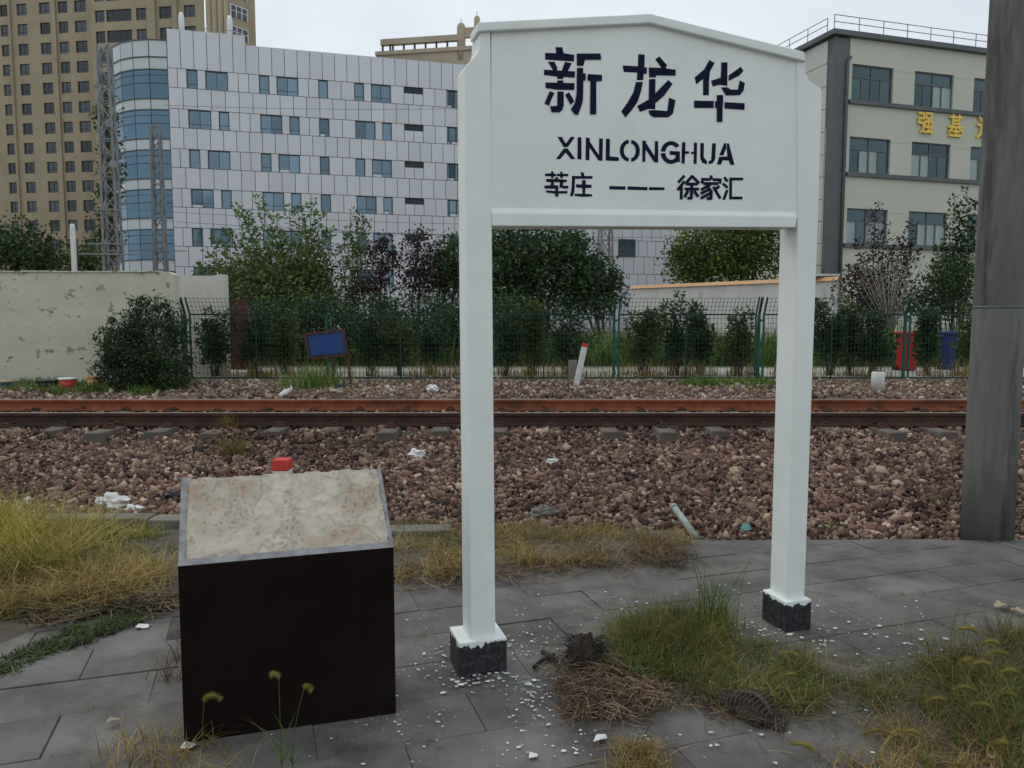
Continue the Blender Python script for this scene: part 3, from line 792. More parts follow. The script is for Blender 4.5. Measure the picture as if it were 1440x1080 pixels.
# ------------------------------------------------------------------ dark plinth with a sloping mortar top
bA = onground(259, 1045); bB = onground(557, 1003)
TH_B = math.atan2(bB.y - bA.y, bB.x - bA.x)
BF = Frame(bA, TH_B)
plinth = empty('stone_plinth', bA, TH_B, 'dark lectern-shaped stone plinth with bare rough mortar on its sloping top', 'plinth')
BD = 0.335                                   # depth
fl = BF.hit(250, 797); fr = BF.hit(553.5, 770)
bl = BF.hit(255, 672, BD); br = BF.hit(535, 657, BD)
W_ = BF.hit(557, 1003)[0]
zf0, zf1, zk0, zk1 = fl[1], fr[1], bl[1], br[1]
TK = 0.022
SLP = lambda zf, zk: zf + (zk - zf) * (TK / BD)
s = MB()   # front slab
s.add([(0, 0, 0), (W_, 0, 0), (fr[0], 0, zf1), (fl[0], 0, zf0), (0, TK, 0), (W_, TK, 0), (fr[0], TK, SLP(zf1, zk1)), (fl[0], TK, SLP(zf0, zk0))],
      [(0, 1, 2, 3), (7, 6, 5, 4), (0, 4, 5, 1), (1, 5, 6, 2), (2, 6, 7, 3), (3, 7, 4, 0)])
s.build('front_slab', M['granite'], plinth, bevel=0.002)
def side_slab(x0f, x1f, x0b, x1b, zf, zk, xb0, xb1):
    s = MB()
    y0, y1 = TK + 0.001, BD
    vs = [(xb0, y0, 0), (xb1, y0, 0), (xb1, y1, 0), (xb0, y1, 0), (x0f, y0, zf), (x1f, y0, zf), (x1b, y1, zk), (x0b, y1, zk)]
    s.add(vs, [(0, 3, 2, 1), (4, 5, 6, 7), (0, 1, 5, 4), (1, 2, 6, 5), (2, 3, 7, 6), (3, 0, 4, 7)])
    return s.build('side_slab', M['granite'], plinth, bevel=0.002)
slope = lambda zf, zk: zf + (zk - zf) * (TK / BD)
side_slab(fl[0], fl[0] + TK, bl[0], bl[0] + TK, slope(zf0, zk0), zk0, 0, TK)
side_slab(fr[0] - TK * 0.6, fr[0], br[0] - TK * 0.6, br[0], slope(zf1, zk1), zk1, W_ - TK * 0.6, W_)
s = MB(); s.add([(bl[0] + TK, BD - TK, 0), (br[0] - TK, BD - TK, 0), (br[0] - TK, BD - TK, zk1 - 0.03), (bl[0] + TK, BD - TK, zk0 - 0.03),
                 (bl[0] + TK, BD, 0), (br[0] - TK, BD, 0), (br[0] - TK, BD, zk1 - 0.012), (bl[0] + TK, BD, zk0 - 0.012)],
                [(0, 1, 2, 3), (7, 6, 5, 4), (0, 4, 5, 1), (1, 5, 6, 2), (2, 6, 7, 3), (3, 7, 4, 0)])
s.build('back_slab', M['granite'], plinth)
# polished slab edges around the mortar, sky reflection painted on as pale sheets
s = MB()
def lerp(a, b, t): return a + (b - a) * t
e = 0.0015
s.add([(fl[0], TK, SLP(zf0, zk0) + e), (fl[0] + TK, TK, SLP(zf0, zk0) + e), (bl[0] + TK, BD, zk0 + e), (bl[0], BD, zk0 + e)], [(0, 1, 2, 3)])
s.add([(fl[0], 0.0, zf0 + e), (fr[0], 0.0, zf1 + e), (fr[0], TK, SLP(zf1, zk1) + e), (fl[0], TK, SLP(zf0, zk0) + e)], [(0, 1, 2, 3)])
s.add([(fr[0] - TK * 0.6, TK, SLP(zf1, zk1) + e), (fr[0], TK, SLP(zf1, zk1) + e), (br[0], BD, zk1 + e), (br[0] - TK * 0.6, BD, zk1 + e)], [(0, 1, 2, 3)])
s.build('slab_edge_sheen', M['edge_sky_sheen'], plinth)
# rough mortar sheet: real relief with broken patches
nx, ny = 240, 124
V = []; F = []
rr = random.Random(3)
blob = [(rr.uniform(0.02, 0.98), rr.uniform(0.02, 0.98), rr.uniform(0.01, 0.05), rr.choice((-1, -1, 1)) * rr.uniform(0.002, 0.006)) for _ in range(26)]
for j in range(ny + 1):
    for i in range(nx + 1):
        u, v = i / nx, j / ny
        xa = lerp(fl[0] + TK - 0.004, fr[0] - TK * 0.6 + 0.004, u); xb_ = lerp(bl[0] + TK - 0.004, br[0] - TK * 0.6 + 0.004, u)
        x = lerp(xa, xb_, v); y = lerp(TK, BD - 0.002, v)
        z = lerp(lerp(zf0, zf1, u), lerp(zk0, zk1, u), y / BD)
        h = 0.0008 * mnoise.fractal((x * 9, y * 9, 1.3), 1.0, 2.0, 4)
        if mnoise.noise((x * 70, y * 70, 2.2)) + 0.55 * mnoise.noise((x * 7, y * 11, 6.2)) > 0.48: h -= 0.006
        edge = min(u, 1 - u, v * 0.6, (1 - v) * 0.6)
        if mnoise.noise((x * 16, y * 16, 4)) > 0.05 + 6 * edge: h -= 0.005
        t = mnoise.noise((x * 5.5, y * 5.5, 8.1))
        if abs(t - 0.12 + 0.05 * mnoise.noise((x * 30, y * 30, 3))) < 0.006: h -= 0.006
        for (bx, by, brad, bh) in blob:
            d2 = ((u - bx) ** 2 + ((v - by) * 0.55) ** 2) / brad ** 2
            if d2 < 1: h += bh * (1 - d2) ** 0.3 * 0.7
        V.append((x, y, z + max(-0.008, min(0.0025, h)) - 0.0005))
for j in range(ny):
    for i in range(nx):
        a = j * (nx + 1) + i
        F.append((a, a + 1, a + nx + 2, a + nx + 1))
link('mortar_top', np_mesh('mortar_top', np.array(V), np.array(F)), M['mortar'], plinth)

# ------------------------------------------------------------------ concrete pole at the right
pc = onground(1387, 762)
pole = empty('concrete_pole', (pc.x * (pc.y + 0.155) / pc.y, pc.y + 0.155, -0.06), 0, 'thick grey concrete pole at the right edge of the platform', 'pole')
s = MB()
zs = [0, 0.6, 1.2, 1.62, 1.625, 1.632, 1.637, 2.4, 3.6, 5.4]
rs = [0.162, 0.160, 0.157, 0.155, 0.153, 0.153, 0.155, 0.152, 0.147, 0.140]
s.tube([(0, 0, z) for z in zs], rs, 48)
s.build('shaft', M['pole'], pole, recalc=False)
s = MB(); s.tube([(0, 0, 1.622), (0, 0, 1.640)], 0.1552, 48); s.build('joint_band', M['dark_trim'], pole, recalc=False)
# ------------------------------------------------------------------ green mesh fence
FY = 16.3
fx = [at(px, 500, FY).x for px in (262, 460, 666, 863, 1066, 1271, 1476)]
FZ = 0.17
fence = empty('mesh_fence', (fx[0], FY, FZ), 0, 'green welded mesh fence with bent tops behind the track', 'fence')
HB, HT = 1.40, 1.74         # bend height, top height
def fence_post(x, twin):
    s = MB()
    for dx in ((-0.065, 0.0, 0.10) if twin else (0.0, 0.10)):
        w = 0.055 if dx == 0.0 else 0.032
        s.bar((dx, 0, 0), (dx, 0, HB), w)
        s.bar((dx, 0, HB), (dx, -0.20, HT + 0.02), w * 0.8)
    for z in (0.3, 0.8, 1.25):
        s.box(-0.03, 0.125, -0.02, 0.02, z, z + 0.05)
    s.build('post', M['fence_post'], fence, (x - fx[0], 0, 0))
for i, x in enumerate(fx): fence_post(x, i in (0, 4))
def fence_panel(x0, x1):
    s = MB()
    L_ = x1 - x0
    n = int(L_ / 0.085)
    t = 0.0068
    for k in range(n + 1):
        x = 0.12 + (L_ - 0.20) * k / n
        s.box(x - t / 2, x + t / 2, -t / 2, t / 2, 0.06, HB)
        s.bar((x, 0, HB), (x, -0.20, HT), t)
    z = 0.06
    while z <= HB:
        s.box(0.11, L_ - 0.07, -t / 2 - 0.004, t / 2 - 0.004, z - t / 2, z + t / 2); z += 0.105
    for q in (0.25, 0.5, 0.75, 1.0):
        s.box(0.11, L_ - 0.07, -0.20 * q - t, -0.20 * q, HB + (HT - HB) * q - t / 2, HB + (HT - HB) * q + t / 2)
    o = s.build('mesh_panel', M['fence'], fence, (x0 - fx[0], 0, 0), recalc=False)
    s = MB()
    s.box(0.10, L_ - 0.07, -0.012, 0.012, HB - 0.016, HB + 0.016)
    s.box(0.10, L_ - 0.07, -0.012, 0.012, 0.045, 0.075)
    s.box(L_ / 2 - 0.012, L_ / 2 + 0.012, -0.012, 0.012, 0.0, HB - 0.02)
    s.build('panel_frame', M['fence'], o)
for a, b in zip(fx, fx[1:]): fence_panel(a, b)

# ------------------------------------------------------------------ plastered walls at the left
def rough_wall(name, x0, x1, Y, z0, z1, thick, m, label, cat='wall', chip=0.03, coping=None):
    wv = empty(name, ((x0 + x1) / 2, Y, z0), 0, label, cat)
    n = max(6, int((x1 - x0) / 0.12))
    s = MB()
    pts = []
    for i in range(n + 1):
        x = x0 + (x1 - x0) * i / n - (x0 + x1) / 2
        z = z1 - z0 - abs(mnoise.noise((x * 3.1, Y, 2))) * chip - (chip * 1.6 if mnoise.noise((x * 1.3, Y, 7)) > 0.42 else 0)
        pts.append((x, z))
    poly = [(pts[0][0], 0)] + pts + [(pts[-1][0], 0)]
    s.prism(poly, 0, thick)
    s.build('plaster', m, wv)
    return wv
xw = at(247, 470, 15.6).x
W1 = rough_wall('plaster_wall', -13.0, xw, 15.6, 0.12, at(120, 382, 15.6).z, 0.24, M['plaster'], 'long stained cream plaster wall at the left with peeling spots')
xw2 = at(318, 470, 17.6).x
W2 = rough_wall('plaster_wall', at(240, 470, 17.6).x, xw2, 17.6, 0.12, at(280, 385.5, 17.6).z, 0.24, M['plaster_pale'], 'short paler plaster wall end behind the fence', chip=0.02)
# weathered cap stones on the long wall
s = MB()
xx = -12.9
zt = at(120, 382, 15.6).z
cap = []
while xx < xw - 0.3:
    L_ = random.uniform(0.55, 0.9)
    if random.random() < 0.82:
        c = MB(); c.box(0, min(L_ - 0.02, xw - xx), -0.03, 0.27, 0.0, 0.03)
        c.build('cap_stone', M['plaster'], W1, (xx - (-13.0 + xw) / 2, 0, zt - 0.12 - 0.012 + random.uniform(-0.01, 0.004)), bevel=0.006)
    xx += L_
# dark red-brown leaf of a gate seen through the mesh
gt = empty('gate_leaf', at(333, 520, 18.2), 0, 'dark red-brown gate leaf behind the fence beside the pale wall end', 'gate')
w0 = at(320, 470, 18.2); w1 = at(348, 470, 18.2)
hh = at(330, 421, 18.2).z - gt.location.z
s = MB(); s.box(w0.x - gt.location.x, w1.x - gt.location.x, 0, 0.05, 0, hh); s.build('leaf', M['brick_red'], gt, bevel=0.01)
s = MB(); s.box(w1.x - gt.location.x + 0.01, w1.x - gt.location.x + 0.16, 0.0, 0.16, 0, hh - 0.2); s.build('gate_post', M['kerb'], gt, bevel=0.01)
# boundary wall with orange coping far behind
qa = at(886, 470, 34); qb = at(1176, 470, 26.5)
th = math.atan2(qb.y - qa.y, qb.x - qa.x)
BW = Frame((qa.x, qa.y, 0.2), th)
bw = empty('boundary_wall', BW.o, th, 'white boundary wall with orange tile coping seen under the sign', 'wall')
zl = BW.hit(892, 404)[1]; Lw = (qb - qa).length
zr = BW.hit(1100, 394)[1]
zl = zr = (zl + zr) / 2
s = MB(); s.box(0, Lw, 0, 0.24, 0, zl - 0.08); s.build('wall_face', M['plaster_clean'], bw)
nt_ = 46
tm = MB()
tm.add([(0, -0.10, 0), (1, -0.10, 0), (1, 0.12, 0.14), (0, 0.12, 0.14), (0, 0.34, 0.0), (1, 0.34, 0.0)], [(0, 1, 2, 3), (3, 2, 5, 4), (0, 4, 5, 1), (0, 3, 4), (1, 5, 2)])
tme = tm.mesh('coping_tile'); tme.materials.append(M['coping_tile'])
for k in range(nt_):
    link('coping_tile', tme, None, bw, (Lw * k / nt_, 0, zl - 0.08 + 0.004 * (k % 2)), None, (Lw / nt_ * 0.97, 1, 1))
# flat concrete canopy edge with a post beside it
cpo = at(1160, 470, 27.5)
cn = empty('canopy', (cpo.x, cpo.y, 0.2), 0, 'small flat canopy slab on a thin post right of the sign', 'canopy')
cz = at(1160, 388, 27.5).z - 0.2
s = MB(); s.box(-0.9, at(1173, 388, 27.5).x - cpo.x, -0.5, 0.5, cz - 0.03, cz + 0.05); s.build('roof_slab', M['plaster_clean'], cn)
s = MB(); s.box(0.13, 0.21, -0.04, 0.04, 0, cz - 0.035); s.build('post', M['steel_grey'], cn)

# ------------------------------------------------------------------ facade helper: wall sheet with real openings
def wall_sheet(s, x0, x1, z0, z1, opens, y=0.0, reveal=0.25):
    xs = sorted(set([x0, x1] + [v for o in opens for v in (o[0], o[1]) if x0 < v < x1]))
    zs = sorted(set([z0, z1] + [v for o in opens for v in (o[2], o[3]) if z0 < v < z1]))
    for i in range(len(xs) - 1):
        j = 0
        while j < len(zs) - 1:
            cx = (xs[i] + xs[i + 1]) / 2
            def inside(jj):
                cz = (zs[jj] + zs[jj + 1]) / 2
                return any(o[0] < cx < o[1] and o[2] < cz < o[3] for o in opens)
            if inside(j): j += 1; continue
            k = j
            while k + 1 < len(zs) - 1 and not inside(k + 1): k += 1
            s.add([(xs[i], y, zs[j]), (xs[i + 1], y, zs[j]), (xs[i + 1], y, zs[k + 1]), (xs[i], y, zs[k + 1])], [(0, 1, 2, 3)])
            j = k + 1
    for (a, b, c, d) in opens:
        s.add([(a, y, c), (b, y, c), (b, y, d), (a, y, d), (a, y + reveal, c), (b, y + reveal, c), (b, y + reveal, d), (a, y + reveal, d)],
              [(0, 4, 5, 1), (1, 5, 6, 2), (2, 6, 7, 3), (3, 7, 4, 0)])

UNIT = MB().box(0, 1, 0, 1, 0, 1).mesh('unit_box')
def shared_box(name, m, parent, x0, x1, y0, y1, z0, z1):
    key = name + '|' + m.name
    me = shared_box.cache.get(key)
    if me is None:
        me = UNIT.copy(); me.materials.append(m); shared_box.cache[key] = me
    return link(name, me, None, parent, (x0, y0, z0), None, (x1 - x0, y1 - y0, z1 - z0))
shared_box.cache = {}

# ------------------------------------------------------------------ white clad office block
oW = at(249, 447, 66.0)
TW = R(15.5)
WF = Frame((oW.x, oW.y, 0.0), TW)
off = empty('office_building', WF.o, TW, 'white panel-clad office block with blue windows and a curved glazed corner', 'building')
SC = 1255 / 430.0
def wz(zx, zy): return WF.hit(230 + zx / SC, 30 + zy / SC)
# storey lines (z) from the traced rows
rows_px = [(95, 197, 277), (103, 360, 438), (108, 523, 601), (118, 688, 766)]
heads = [wz(a, b)[1] for a, b, c in rows_px]; sills = [wz(a, c)[1] for a, b, c in rows_px]
step = (heads[0] - heads[3]) / 3
heads = [heads[0] - step * k for k in range(6)]
wh = sum(h - s_ for h, s_ in zip(heads[:4], sills)) / 4
sills = [h - wh for h in heads]
WINS = [[(95, 139), (172, 263), (392, 433), (464, 551), (635, 673), (782, 821), (851, 931), (1161, 1196)],
        [(103, 195), (228, 269), (398, 486), (517, 557), (639, 679), (787, 868), (898, 935), (1163, 1202)]]
VENT = (986, 1064)
zrow = [(236, 320), (400, 465), (560, 620), (715, 770), (870, 930), (1030, 1090)]
XEND = WF.hit(1085, 300)[0]
ZTOP = wz(430, 106)[1]; ZTOP2 = wz(200, 46)[1]
XSTEP = wz(335, 80)[0]
opens = []; wins = []
def winx(r, zx): return WF.hit(230 + zx / SC, 30 + (197 + 163 * r) / SC)[0]
XS0 = [wz(a, 230)[0] for a, b in WINS[0]], [wz(b, 230)[0] for a, b in WINS[0]]
XS1 = [wz(a, 400)[0] for a, b in WINS[1]], [wz(b, 400)[0] for a, b in WINS[1]]
vx = (wz(986, 285)[0], wz(1064, 285)[0])
for r in range(6):
    A, B = XS0 if r % 2 == 0 else XS1
    lst = list(zip(A, B))
    # the facade goes on behind the sign with the same rhythm
    span = lst[4][0] - lst[0][0]
    extra = [(a + span * 2.08, b + span * 2.08) for a, b in lst[:5]]
    for a, b in lst + extra:
        if b < XEND - 0.5:
            opens.append((a, b, sills[r], heads[r])); wins.append((a, b, sills[r], heads[r], 0))
    opens.append((vx[0], vx[1], heads[r] - 0.62 * 0.9, heads[r])); wins.append((vx[0], vx[1], heads[r] - 0.56, heads[r], 1))
s = MB()
wall_sheet(s, 0.0, XEND, 0.0, ZTOP - 0.05, opens, 0.0, 0.3)
s.add([(0, 0, ZTOP - 0.05), (XEND, 0, ZTOP - 0.05), (XEND, 14, ZTOP - 0.05), (0, 14, ZTOP - 0.05), (XEND, 0, 0), (XEND, 14, 0)], [(0, 1, 2, 3), (1, 4, 5, 2)])
s.build('wall', M['alu_back'], off, recalc=False)
# cladding panels, one by one
panels = []
rp = random.Random(11)
G = 0.028
def split(x0, x1, z0, z1, width, jitter=True):
    n = max(1, round((x1 - x0) / width))
    for k in range(n):
        panels.append((x0 + (x1 - x0) * k / n + G, x0 + (x1 - x0) * (k + 1) / n - G, z0 + G, z1 - G))
PWD = 1.05
split(0, XSTEP, heads[0], ZTOP2, PWD * 1.05); split(XSTEP, XEND, heads[0], ZTOP, PWD)
for r in range(6):
    z0, z1 = sills[r], heads[r]
    row = sorted([(a, b) for a, b, c, d, v in wins if abs(d - heads[r]) < 0.01 and v == 0] + [vx])
    cur = 0.0
    for a, b in row:
        if a - cur > 0.12: split(cur, a, z0, z1, 0.95)
        if (a, b) == vx: split(a, b, z0, z1 - 0.56, 0.8)
        cur = b
    split(cur, XEND, z0, z1, 0.95)
    zlow = heads[r + 1] if r < 5 else 0.0
    split(0, XEND, zlow, sills[r], PWD if r % 2 else PWD * 1.07)
vis = []
for p in panels:
    q = WF.w((p[0] + p[1]) / 2, 0, (p[2] + p[3]) / 2)
    d = q - EYE; dep = d.dot(FWD); px = 720 + FPX * d.x / dep; py = 540 - FPX * d.dot(UP) / dep
    hidden = (645 < px < 1157 and 60 < py < 320) or py > 385 or px > 960 or (py > 320 and 690 < px < 830)
    vis.append((hidden, -(p[1] - p[0]) * (p[3] - p[2]) / (dep * dep), p))
vis.sort(key=lambda t: (t[0], t[1]))
rest = MB()
for k, (h, a, p) in enumerate(vis):
    if k < 300 and not h: shared_box('panel', M['alu_panel'], off, p[0], p[1], -0.07, 0.02, p[2], p[3])
    else: rest.box(p[0], p[1], -0.07, 0.02, p[2], p[3])
tag(rest.build('panel', M['alu_panel'], off, recalc=False), kind='stuff')
for (a, b, c, d, v) in wins:
    if v:
        lv = MB()
        lv.box(a, b, 0.2, 0.26, c, d)
        for q in range(4): lv.box(a, b, 0.10, 0.19, c + (d - c) * (q + 0.15) / 4, c + (d - c) * (q + 0.5) / 4)
        lv.build('vent_louvre', M['win_frame'], off); continue
    fm = MB(); t = 0.07
    fm.box(a, b, 0.10, 0.18, d - t, d); fm.box(a, b, 0.10, 0.18, c, c + t); fm.box(a, a + t, 0.10, 0.18, c + t, d - t); fm.box(b - t, b, 0.10, 0.18, c + t, d - t)
    wide = (b - a) > 1.6
    if wide: fm.box((a + b) / 2 - 0.03, (a + b) / 2 + 0.03, 0.10, 0.18, c + t, d - t)
    if rp.random() < 0.6: fm.box(a + t, b - t, 0.11, 0.17, c + 0.38, c + 0.43)
    w = fm.build('window', M['win_frame'], off)
    if wide:
        shared_box('pane', M['blue_glass'], w, a + t, (a + b) / 2 - 0.03, 0.13, 0.15, c + t, d - t); shared_box('pane', M['blue_glass'], w, (a + b) / 2 + 0.03, b - t, 0.13, 0.15, c + t, d - t)
    else: shared_box('pane', M['blue_glass'], w, a + t, b - t, 0.13, 0.15, c + t, d - t)
    if rp.random() < 0.3: shared_box('ventilator', M['white_metal'], w, a + t, a + t + (b - a) * 0.45, 0.07, 0.10, c + 0.05, c + 0.22)
a, d = WF.hit(869, 336); b, c = WF.hit(893, 362)
fm = MB(); t = 0.10
fm.box(a, b, -0.11, -0.072, d - t, d); fm.box(a, b, -0.11, -0.072, c, c + t); fm.box(a, a + t, -0.11, -0.072, c + t, d - t); fm.box(b - t, b, -0.11, -0.072, c + t, d - t)
fm.box((a + b) / 2 - 0.05, (a + b) / 2 + 0.05, -0.11, -0.072, c + t, d - t); fm.box(a + t, b - t, -0.108, -0.074, c + 0.55, c + 0.62)
w = fm.build('window', M['win_frame'], off); shared_box('pane', M['blue_glass'], w, a + 0.02, b - 0.02, -0.085, -0.072, c + 0.02, d - 0.02)
# curved glazed corner: quarter drum bulging at the left
RB = 5.2
bay = MB(); 
bz = [wz(95, 48)[1]]
ZS2 = 1080 / 400.0
def bzq(zy, zx=600): return WF.hit(zx / ZS2, zy / ZS2)[1]
bands = [(150, 215, 'p'), (215, 262, 'p'), (262, 373, 'g'), (373, 415, 'p'), (415, 525, 'g'), (525, 568, 'p'), (568, 677, 'g'), (677, 718, 'p'), (718, 826, 'g'), (826, 870, 'p'), (870, 985, 'g'), (985, 1030, 'p'), (1030, 1140, 'g'), (1140, 1190, 'p')]
NSEG = 6
def bpt(k, r=RB): 
    a = math.pi / 2 * k / NSEG * 1.08
    return (-r * math.sin(a), RB - r * math.cos(a))
cnr = MB()
ztopb = bzq(150); 
for k in range(NSEG):
    p, q = bpt(k, RB - 0.12), bpt(k + 1, RB - 0.12)
    cnr.add([(p[0], p[1], 0), (q[0], q[1], 0), (q[0], q[1], ztopb - 0.06), (p[0], p[1], ztopb - 0.06)], [(0, 1, 2, 3)])
pl = bpt(NSEG, RB - 0.12)
cnr.add([(pl[0], pl[1], 0), (pl[0], 15, 0), (pl[0], 15, ztopb - 0.06), (pl[0], pl[1], ztopb - 0.06)], [(0, 1, 2, 3)])
cnr.add([(bpt(k, RB - 0.12)[0], bpt(k, RB - 0.12)[1], ztopb - 0.06) for k in range(NSEG + 1)] + [(pl[0], 15, ztopb - 0.06), (0, 15, ztopb - 0.06)], [list(range(NSEG + 3))])
bayo = cnr.build('curved_corner', M['alu_back'], off, recalc=False)
for (t0, t1, kd) in bands:
    z1, z0 = bzq(t0), bzq(t1)
    for k in range(NSEG):
        p, q = bpt(k), bpt(k + 1)
        dx, dy = q[0] - p[0], q[1] - p[1]; L_ = math.hypot(dx, dy); ang = math.atan2(-dy, -dx)
        g0 = 0.05 if kd == 'p' else 0.03
        o = shared_box('bay_panel' if kd == 'p' else 'bay_pane', M['bay_panel'] if kd == 'p' else M['bay_glass'], bayo, 0, 1, 0, 1, 0, 1)
        o.location = (q[0] + (p[0] - q[0]) * g0 / L_, q[1] + (p[1] - q[1]) * g0 / L_, z0 + g0)
        o.rotation_euler = (0, 0, ang); o.scale = (L_ - 2 * g0, 0.07, z1 - z0 - 2 * g0)
        if kd == 'g' and k < 5:
            o2 = shared_box('transom', M['win_frame'], bayo, 0, 1, 0, 1, 0, 1)
            o2.location = (q[0], q[1], z0 + (z1 - z0) * 0.52); o2.rotation_euler = (0, 0, ang); o2.scale = (L_, -0.03, 0.07)
            o2 = shared_box('transom', M['win_frame'], bayo, 0, 1, 0, 1, 0, 1)
            o2.location = (q[0], q[1], z0 + (z1 - z0) * 0.80); o2.rotation_euler = (0, 0, ang); o2.scale = (L_, -0.03, 0.05)
    rim = MB()
    pts = [(bpt(k, RB + 0.03)[0], bpt(k, RB + 0.03)[1], z1) for k in range(NSEG + 1)]
    for a, b in zip(pts, pts[1:]): rim.bar(a, b, 0.06, 0.10)
    rim.build('rim', M['win_frame'], bayo)
# white vent pipes and a low railing on the roof
for zx, zt in ((690, 48), (873, 60)):
    a = WF.hit(zx / ZS2, 118 / ZS2, 3.0); b = WF.hit(zx / ZS2, zt / ZS2, 3.0)
    s = MB(); s.tube([(a[0], 3.0, a[1] - 2.0), (a[0], 3.0, b[1] - 0.4), (a[0], 3.0, b[1])], [0.24, 0.24, 0.14], 10)
    s.build('roof_pipe', M['white_metal'], off)
s = MB()
zr0 = ZTOP2
for k in range(7):
    s.bar((2.2 + k * 0.72, 1.2, zr0), (2.2 + k * 0.72, 1.2, zr0 + 0.7), 0.03)
s.bar((2.2, 1.2, zr0 + 0.7), (2.2 + 6 * 0.72, 1.2, zr0 + 0.7), 0.03); s.bar((2.2, 1.2, zr0 + 0.35), (2.2 + 6 * 0.72, 1.2, zr0 + 0.35), 0.03)
s.build('roof_railing', M['steel_grey'], off)
s = MB(); s.box(0, XSTEP - 0.05, 0.02, 10, ZTOP - 1.0, ZTOP2 - 0.05); s.build('roof_upstand', M['alu_back'], off)

# ------------------------------------------------------------------ brown apartment tower
oT = at(0, 447, 118.0)
TT = R(-8)
TF = Frame((oT.x, oT.y, 0.0), TT)
tw = empty('apartment_tower', TF.o, TT, 'tall tan apartment tower with rows of dark windows at the far left', 'tower')
Z7 = 909 / 160.0
def tz(zx, zy): return TF.hit(zx / Z7, zy / Z7)
colx = [(tz(5, 245)[0], tz(68, 245)[0]), (tz(140, 240)[0], tz(220, 240)[0]), (tz(318, 230)[0], tz(402, 230)[0]), (tz(468, 220)[0], tz(545, 220)[0]), (tz(598, 210)[0], tz(692, 210)[0])]
zh = tz(620, 165)[1]; zsill = tz(640, 258)[1]
st = (tz(620, 165)[1] - tz(655, 968)[1]) / 5.0
whh = zh - zsill
colL = colx[0][0] - 4.2
topx = TF.hit(150, 100)[0]
opens = []
tall = range(-4, 15)
for r in tall:
    z1 = zh - st * r
    if z1 - whh < 0.5: continue
    for (a, b) in [(colL, colL + 1.6)] + colx: opens.append((a, b, z1 - whh, z1))
ZT = zh + 5 * st
s = MB(); wall_sheet(s, colL - 3, topx, 0, ZT, opens, 0.0, 0.35)
s.build('wall', M['tower_wall'], tw, recalc=False)
# piers between the windows, proud of the wall
for a, b in ((colx[0][1] + 0.25, colx[1][0] - 0.9), (colx[2][1] + 0.5, colx[3][0] - 0.25), (colx[4][1] + 0.35, colx[4][1] + 1.3)):
    s = MB(); s.box(a, b, -0.32, 0.0, 0, ZT); s.build('pier', M['tower_wall'], tw)
# projecting right part with wider windows
YB = -2.2
def tb(zx, zy): return TF.hit(120 + zx / 5.4, zy / 5.4, YB)
bx0, bx1 = tb(40, 150)[0], tb(905, 150)[0]
bw_ = [(tb(72, 130)[0], tb(146, 130)[0]), (tb(158, 130)[0], tb(350, 130)[0]), (tb(385, 130)[0], tb(462, 130)[0]), (tb(560, 130)[0], tb(655, 130)[0]), (tb(748, 130)[0], tb(835, 130)[0])]
bz1 = tb(250, 70)[1]
op2 = []
for r in range(-3, 15):
    z1 = bz1 - st * r
    if z1 - whh < 0.5: continue
    for a, b in bw_: op2.append((a, b, z1 - whh, z1))
s = MB(); wall_sheet(s, bx0, bx1, 0, ZT, op2, YB, 0.35)
s.add([(bx0, YB, 0), (bx0, 0, 0), (bx0, 0, ZT), (bx0, YB, ZT)], [(0, 1, 2, 3)])
s.build('wall', M['tower_wall'], tw, recalc=False)
for a, b in ((tb(480, 130)[0], tb(540, 130)[0]), (tb(675, 130)[0], tb(705, 130)[0])):
    s = MB(); s.box(a, b, YB - 0.4, YB, 0, ZT); s.build('pier', M['tower_wall'], tw)
# round pilasters and the splayed end bay
x3 = bx1
x4 = TF.hit(321, 30, YB)[0]; XQ = (x4 - x3) / 4
for k in range(4):
    s = MB(); s.tube([(x3 + XQ * (k + 0.5), YB + 0.5, 0), (x3 + XQ * (k + 0.5), YB + 0.5, ZT)], XQ * 0.5, 14); s.build('pilaster', M['tower_wall'], tw)
xe = TF.hit(336, 30, YB)[0]
s = MB(); s.box(x3 + 0.01, x4, YB + 0.6, 6, 0, ZT)
s.add([(x4, YB + 0.2, 0), (xe, YB + 3.2, 0), (xe, YB + 3.2, ZT), (x4, YB + 0.2, ZT)], [(0, 1, 2, 3)])
s.build('end_bay', M['tower_wall'], tw, recalc=False)
for r in range(-3, 2):
    z1 = bz1 - st * r
    p = Vector((x4, YB + 0.2, 0)); q = Vector((xe, YB + 3.2, 0)); d = (q - p).normalized(); n_ = Vector((d.y, -d.x, 0))
    a = p + d * 0.3 + n_ * 0.03; b = q - d * 0.4 + n_ * 0.03
    s = MB(); s.add([(a.x, a.y, z1 - whh), (b.x, b.y, z1 - whh), (b.x, b.y, z1), (a.x, a.y, z1)], [(0, 1, 2, 3)])
    w = s.build('window', M['tower_glass'], tw, recalc=False)
    m2 = MB()
    for t in (0.0, 0.33, 0.66, 1.0):
        c = a.lerp(b, t) + n_ * 0.03; m2.bar((c.x, c.y, z1 - whh), (c.x, c.y, z1), 0.1)
    m2.bar((a.x, a.y, z1), (b.x, b.y, z1), 0.1); m2.bar((a.x, a.y, z1 - whh * 0.45), (b.x, b.y, z1 - whh * 0.45), 0.08)
    m2.build('frame', M['white_metal'], w)
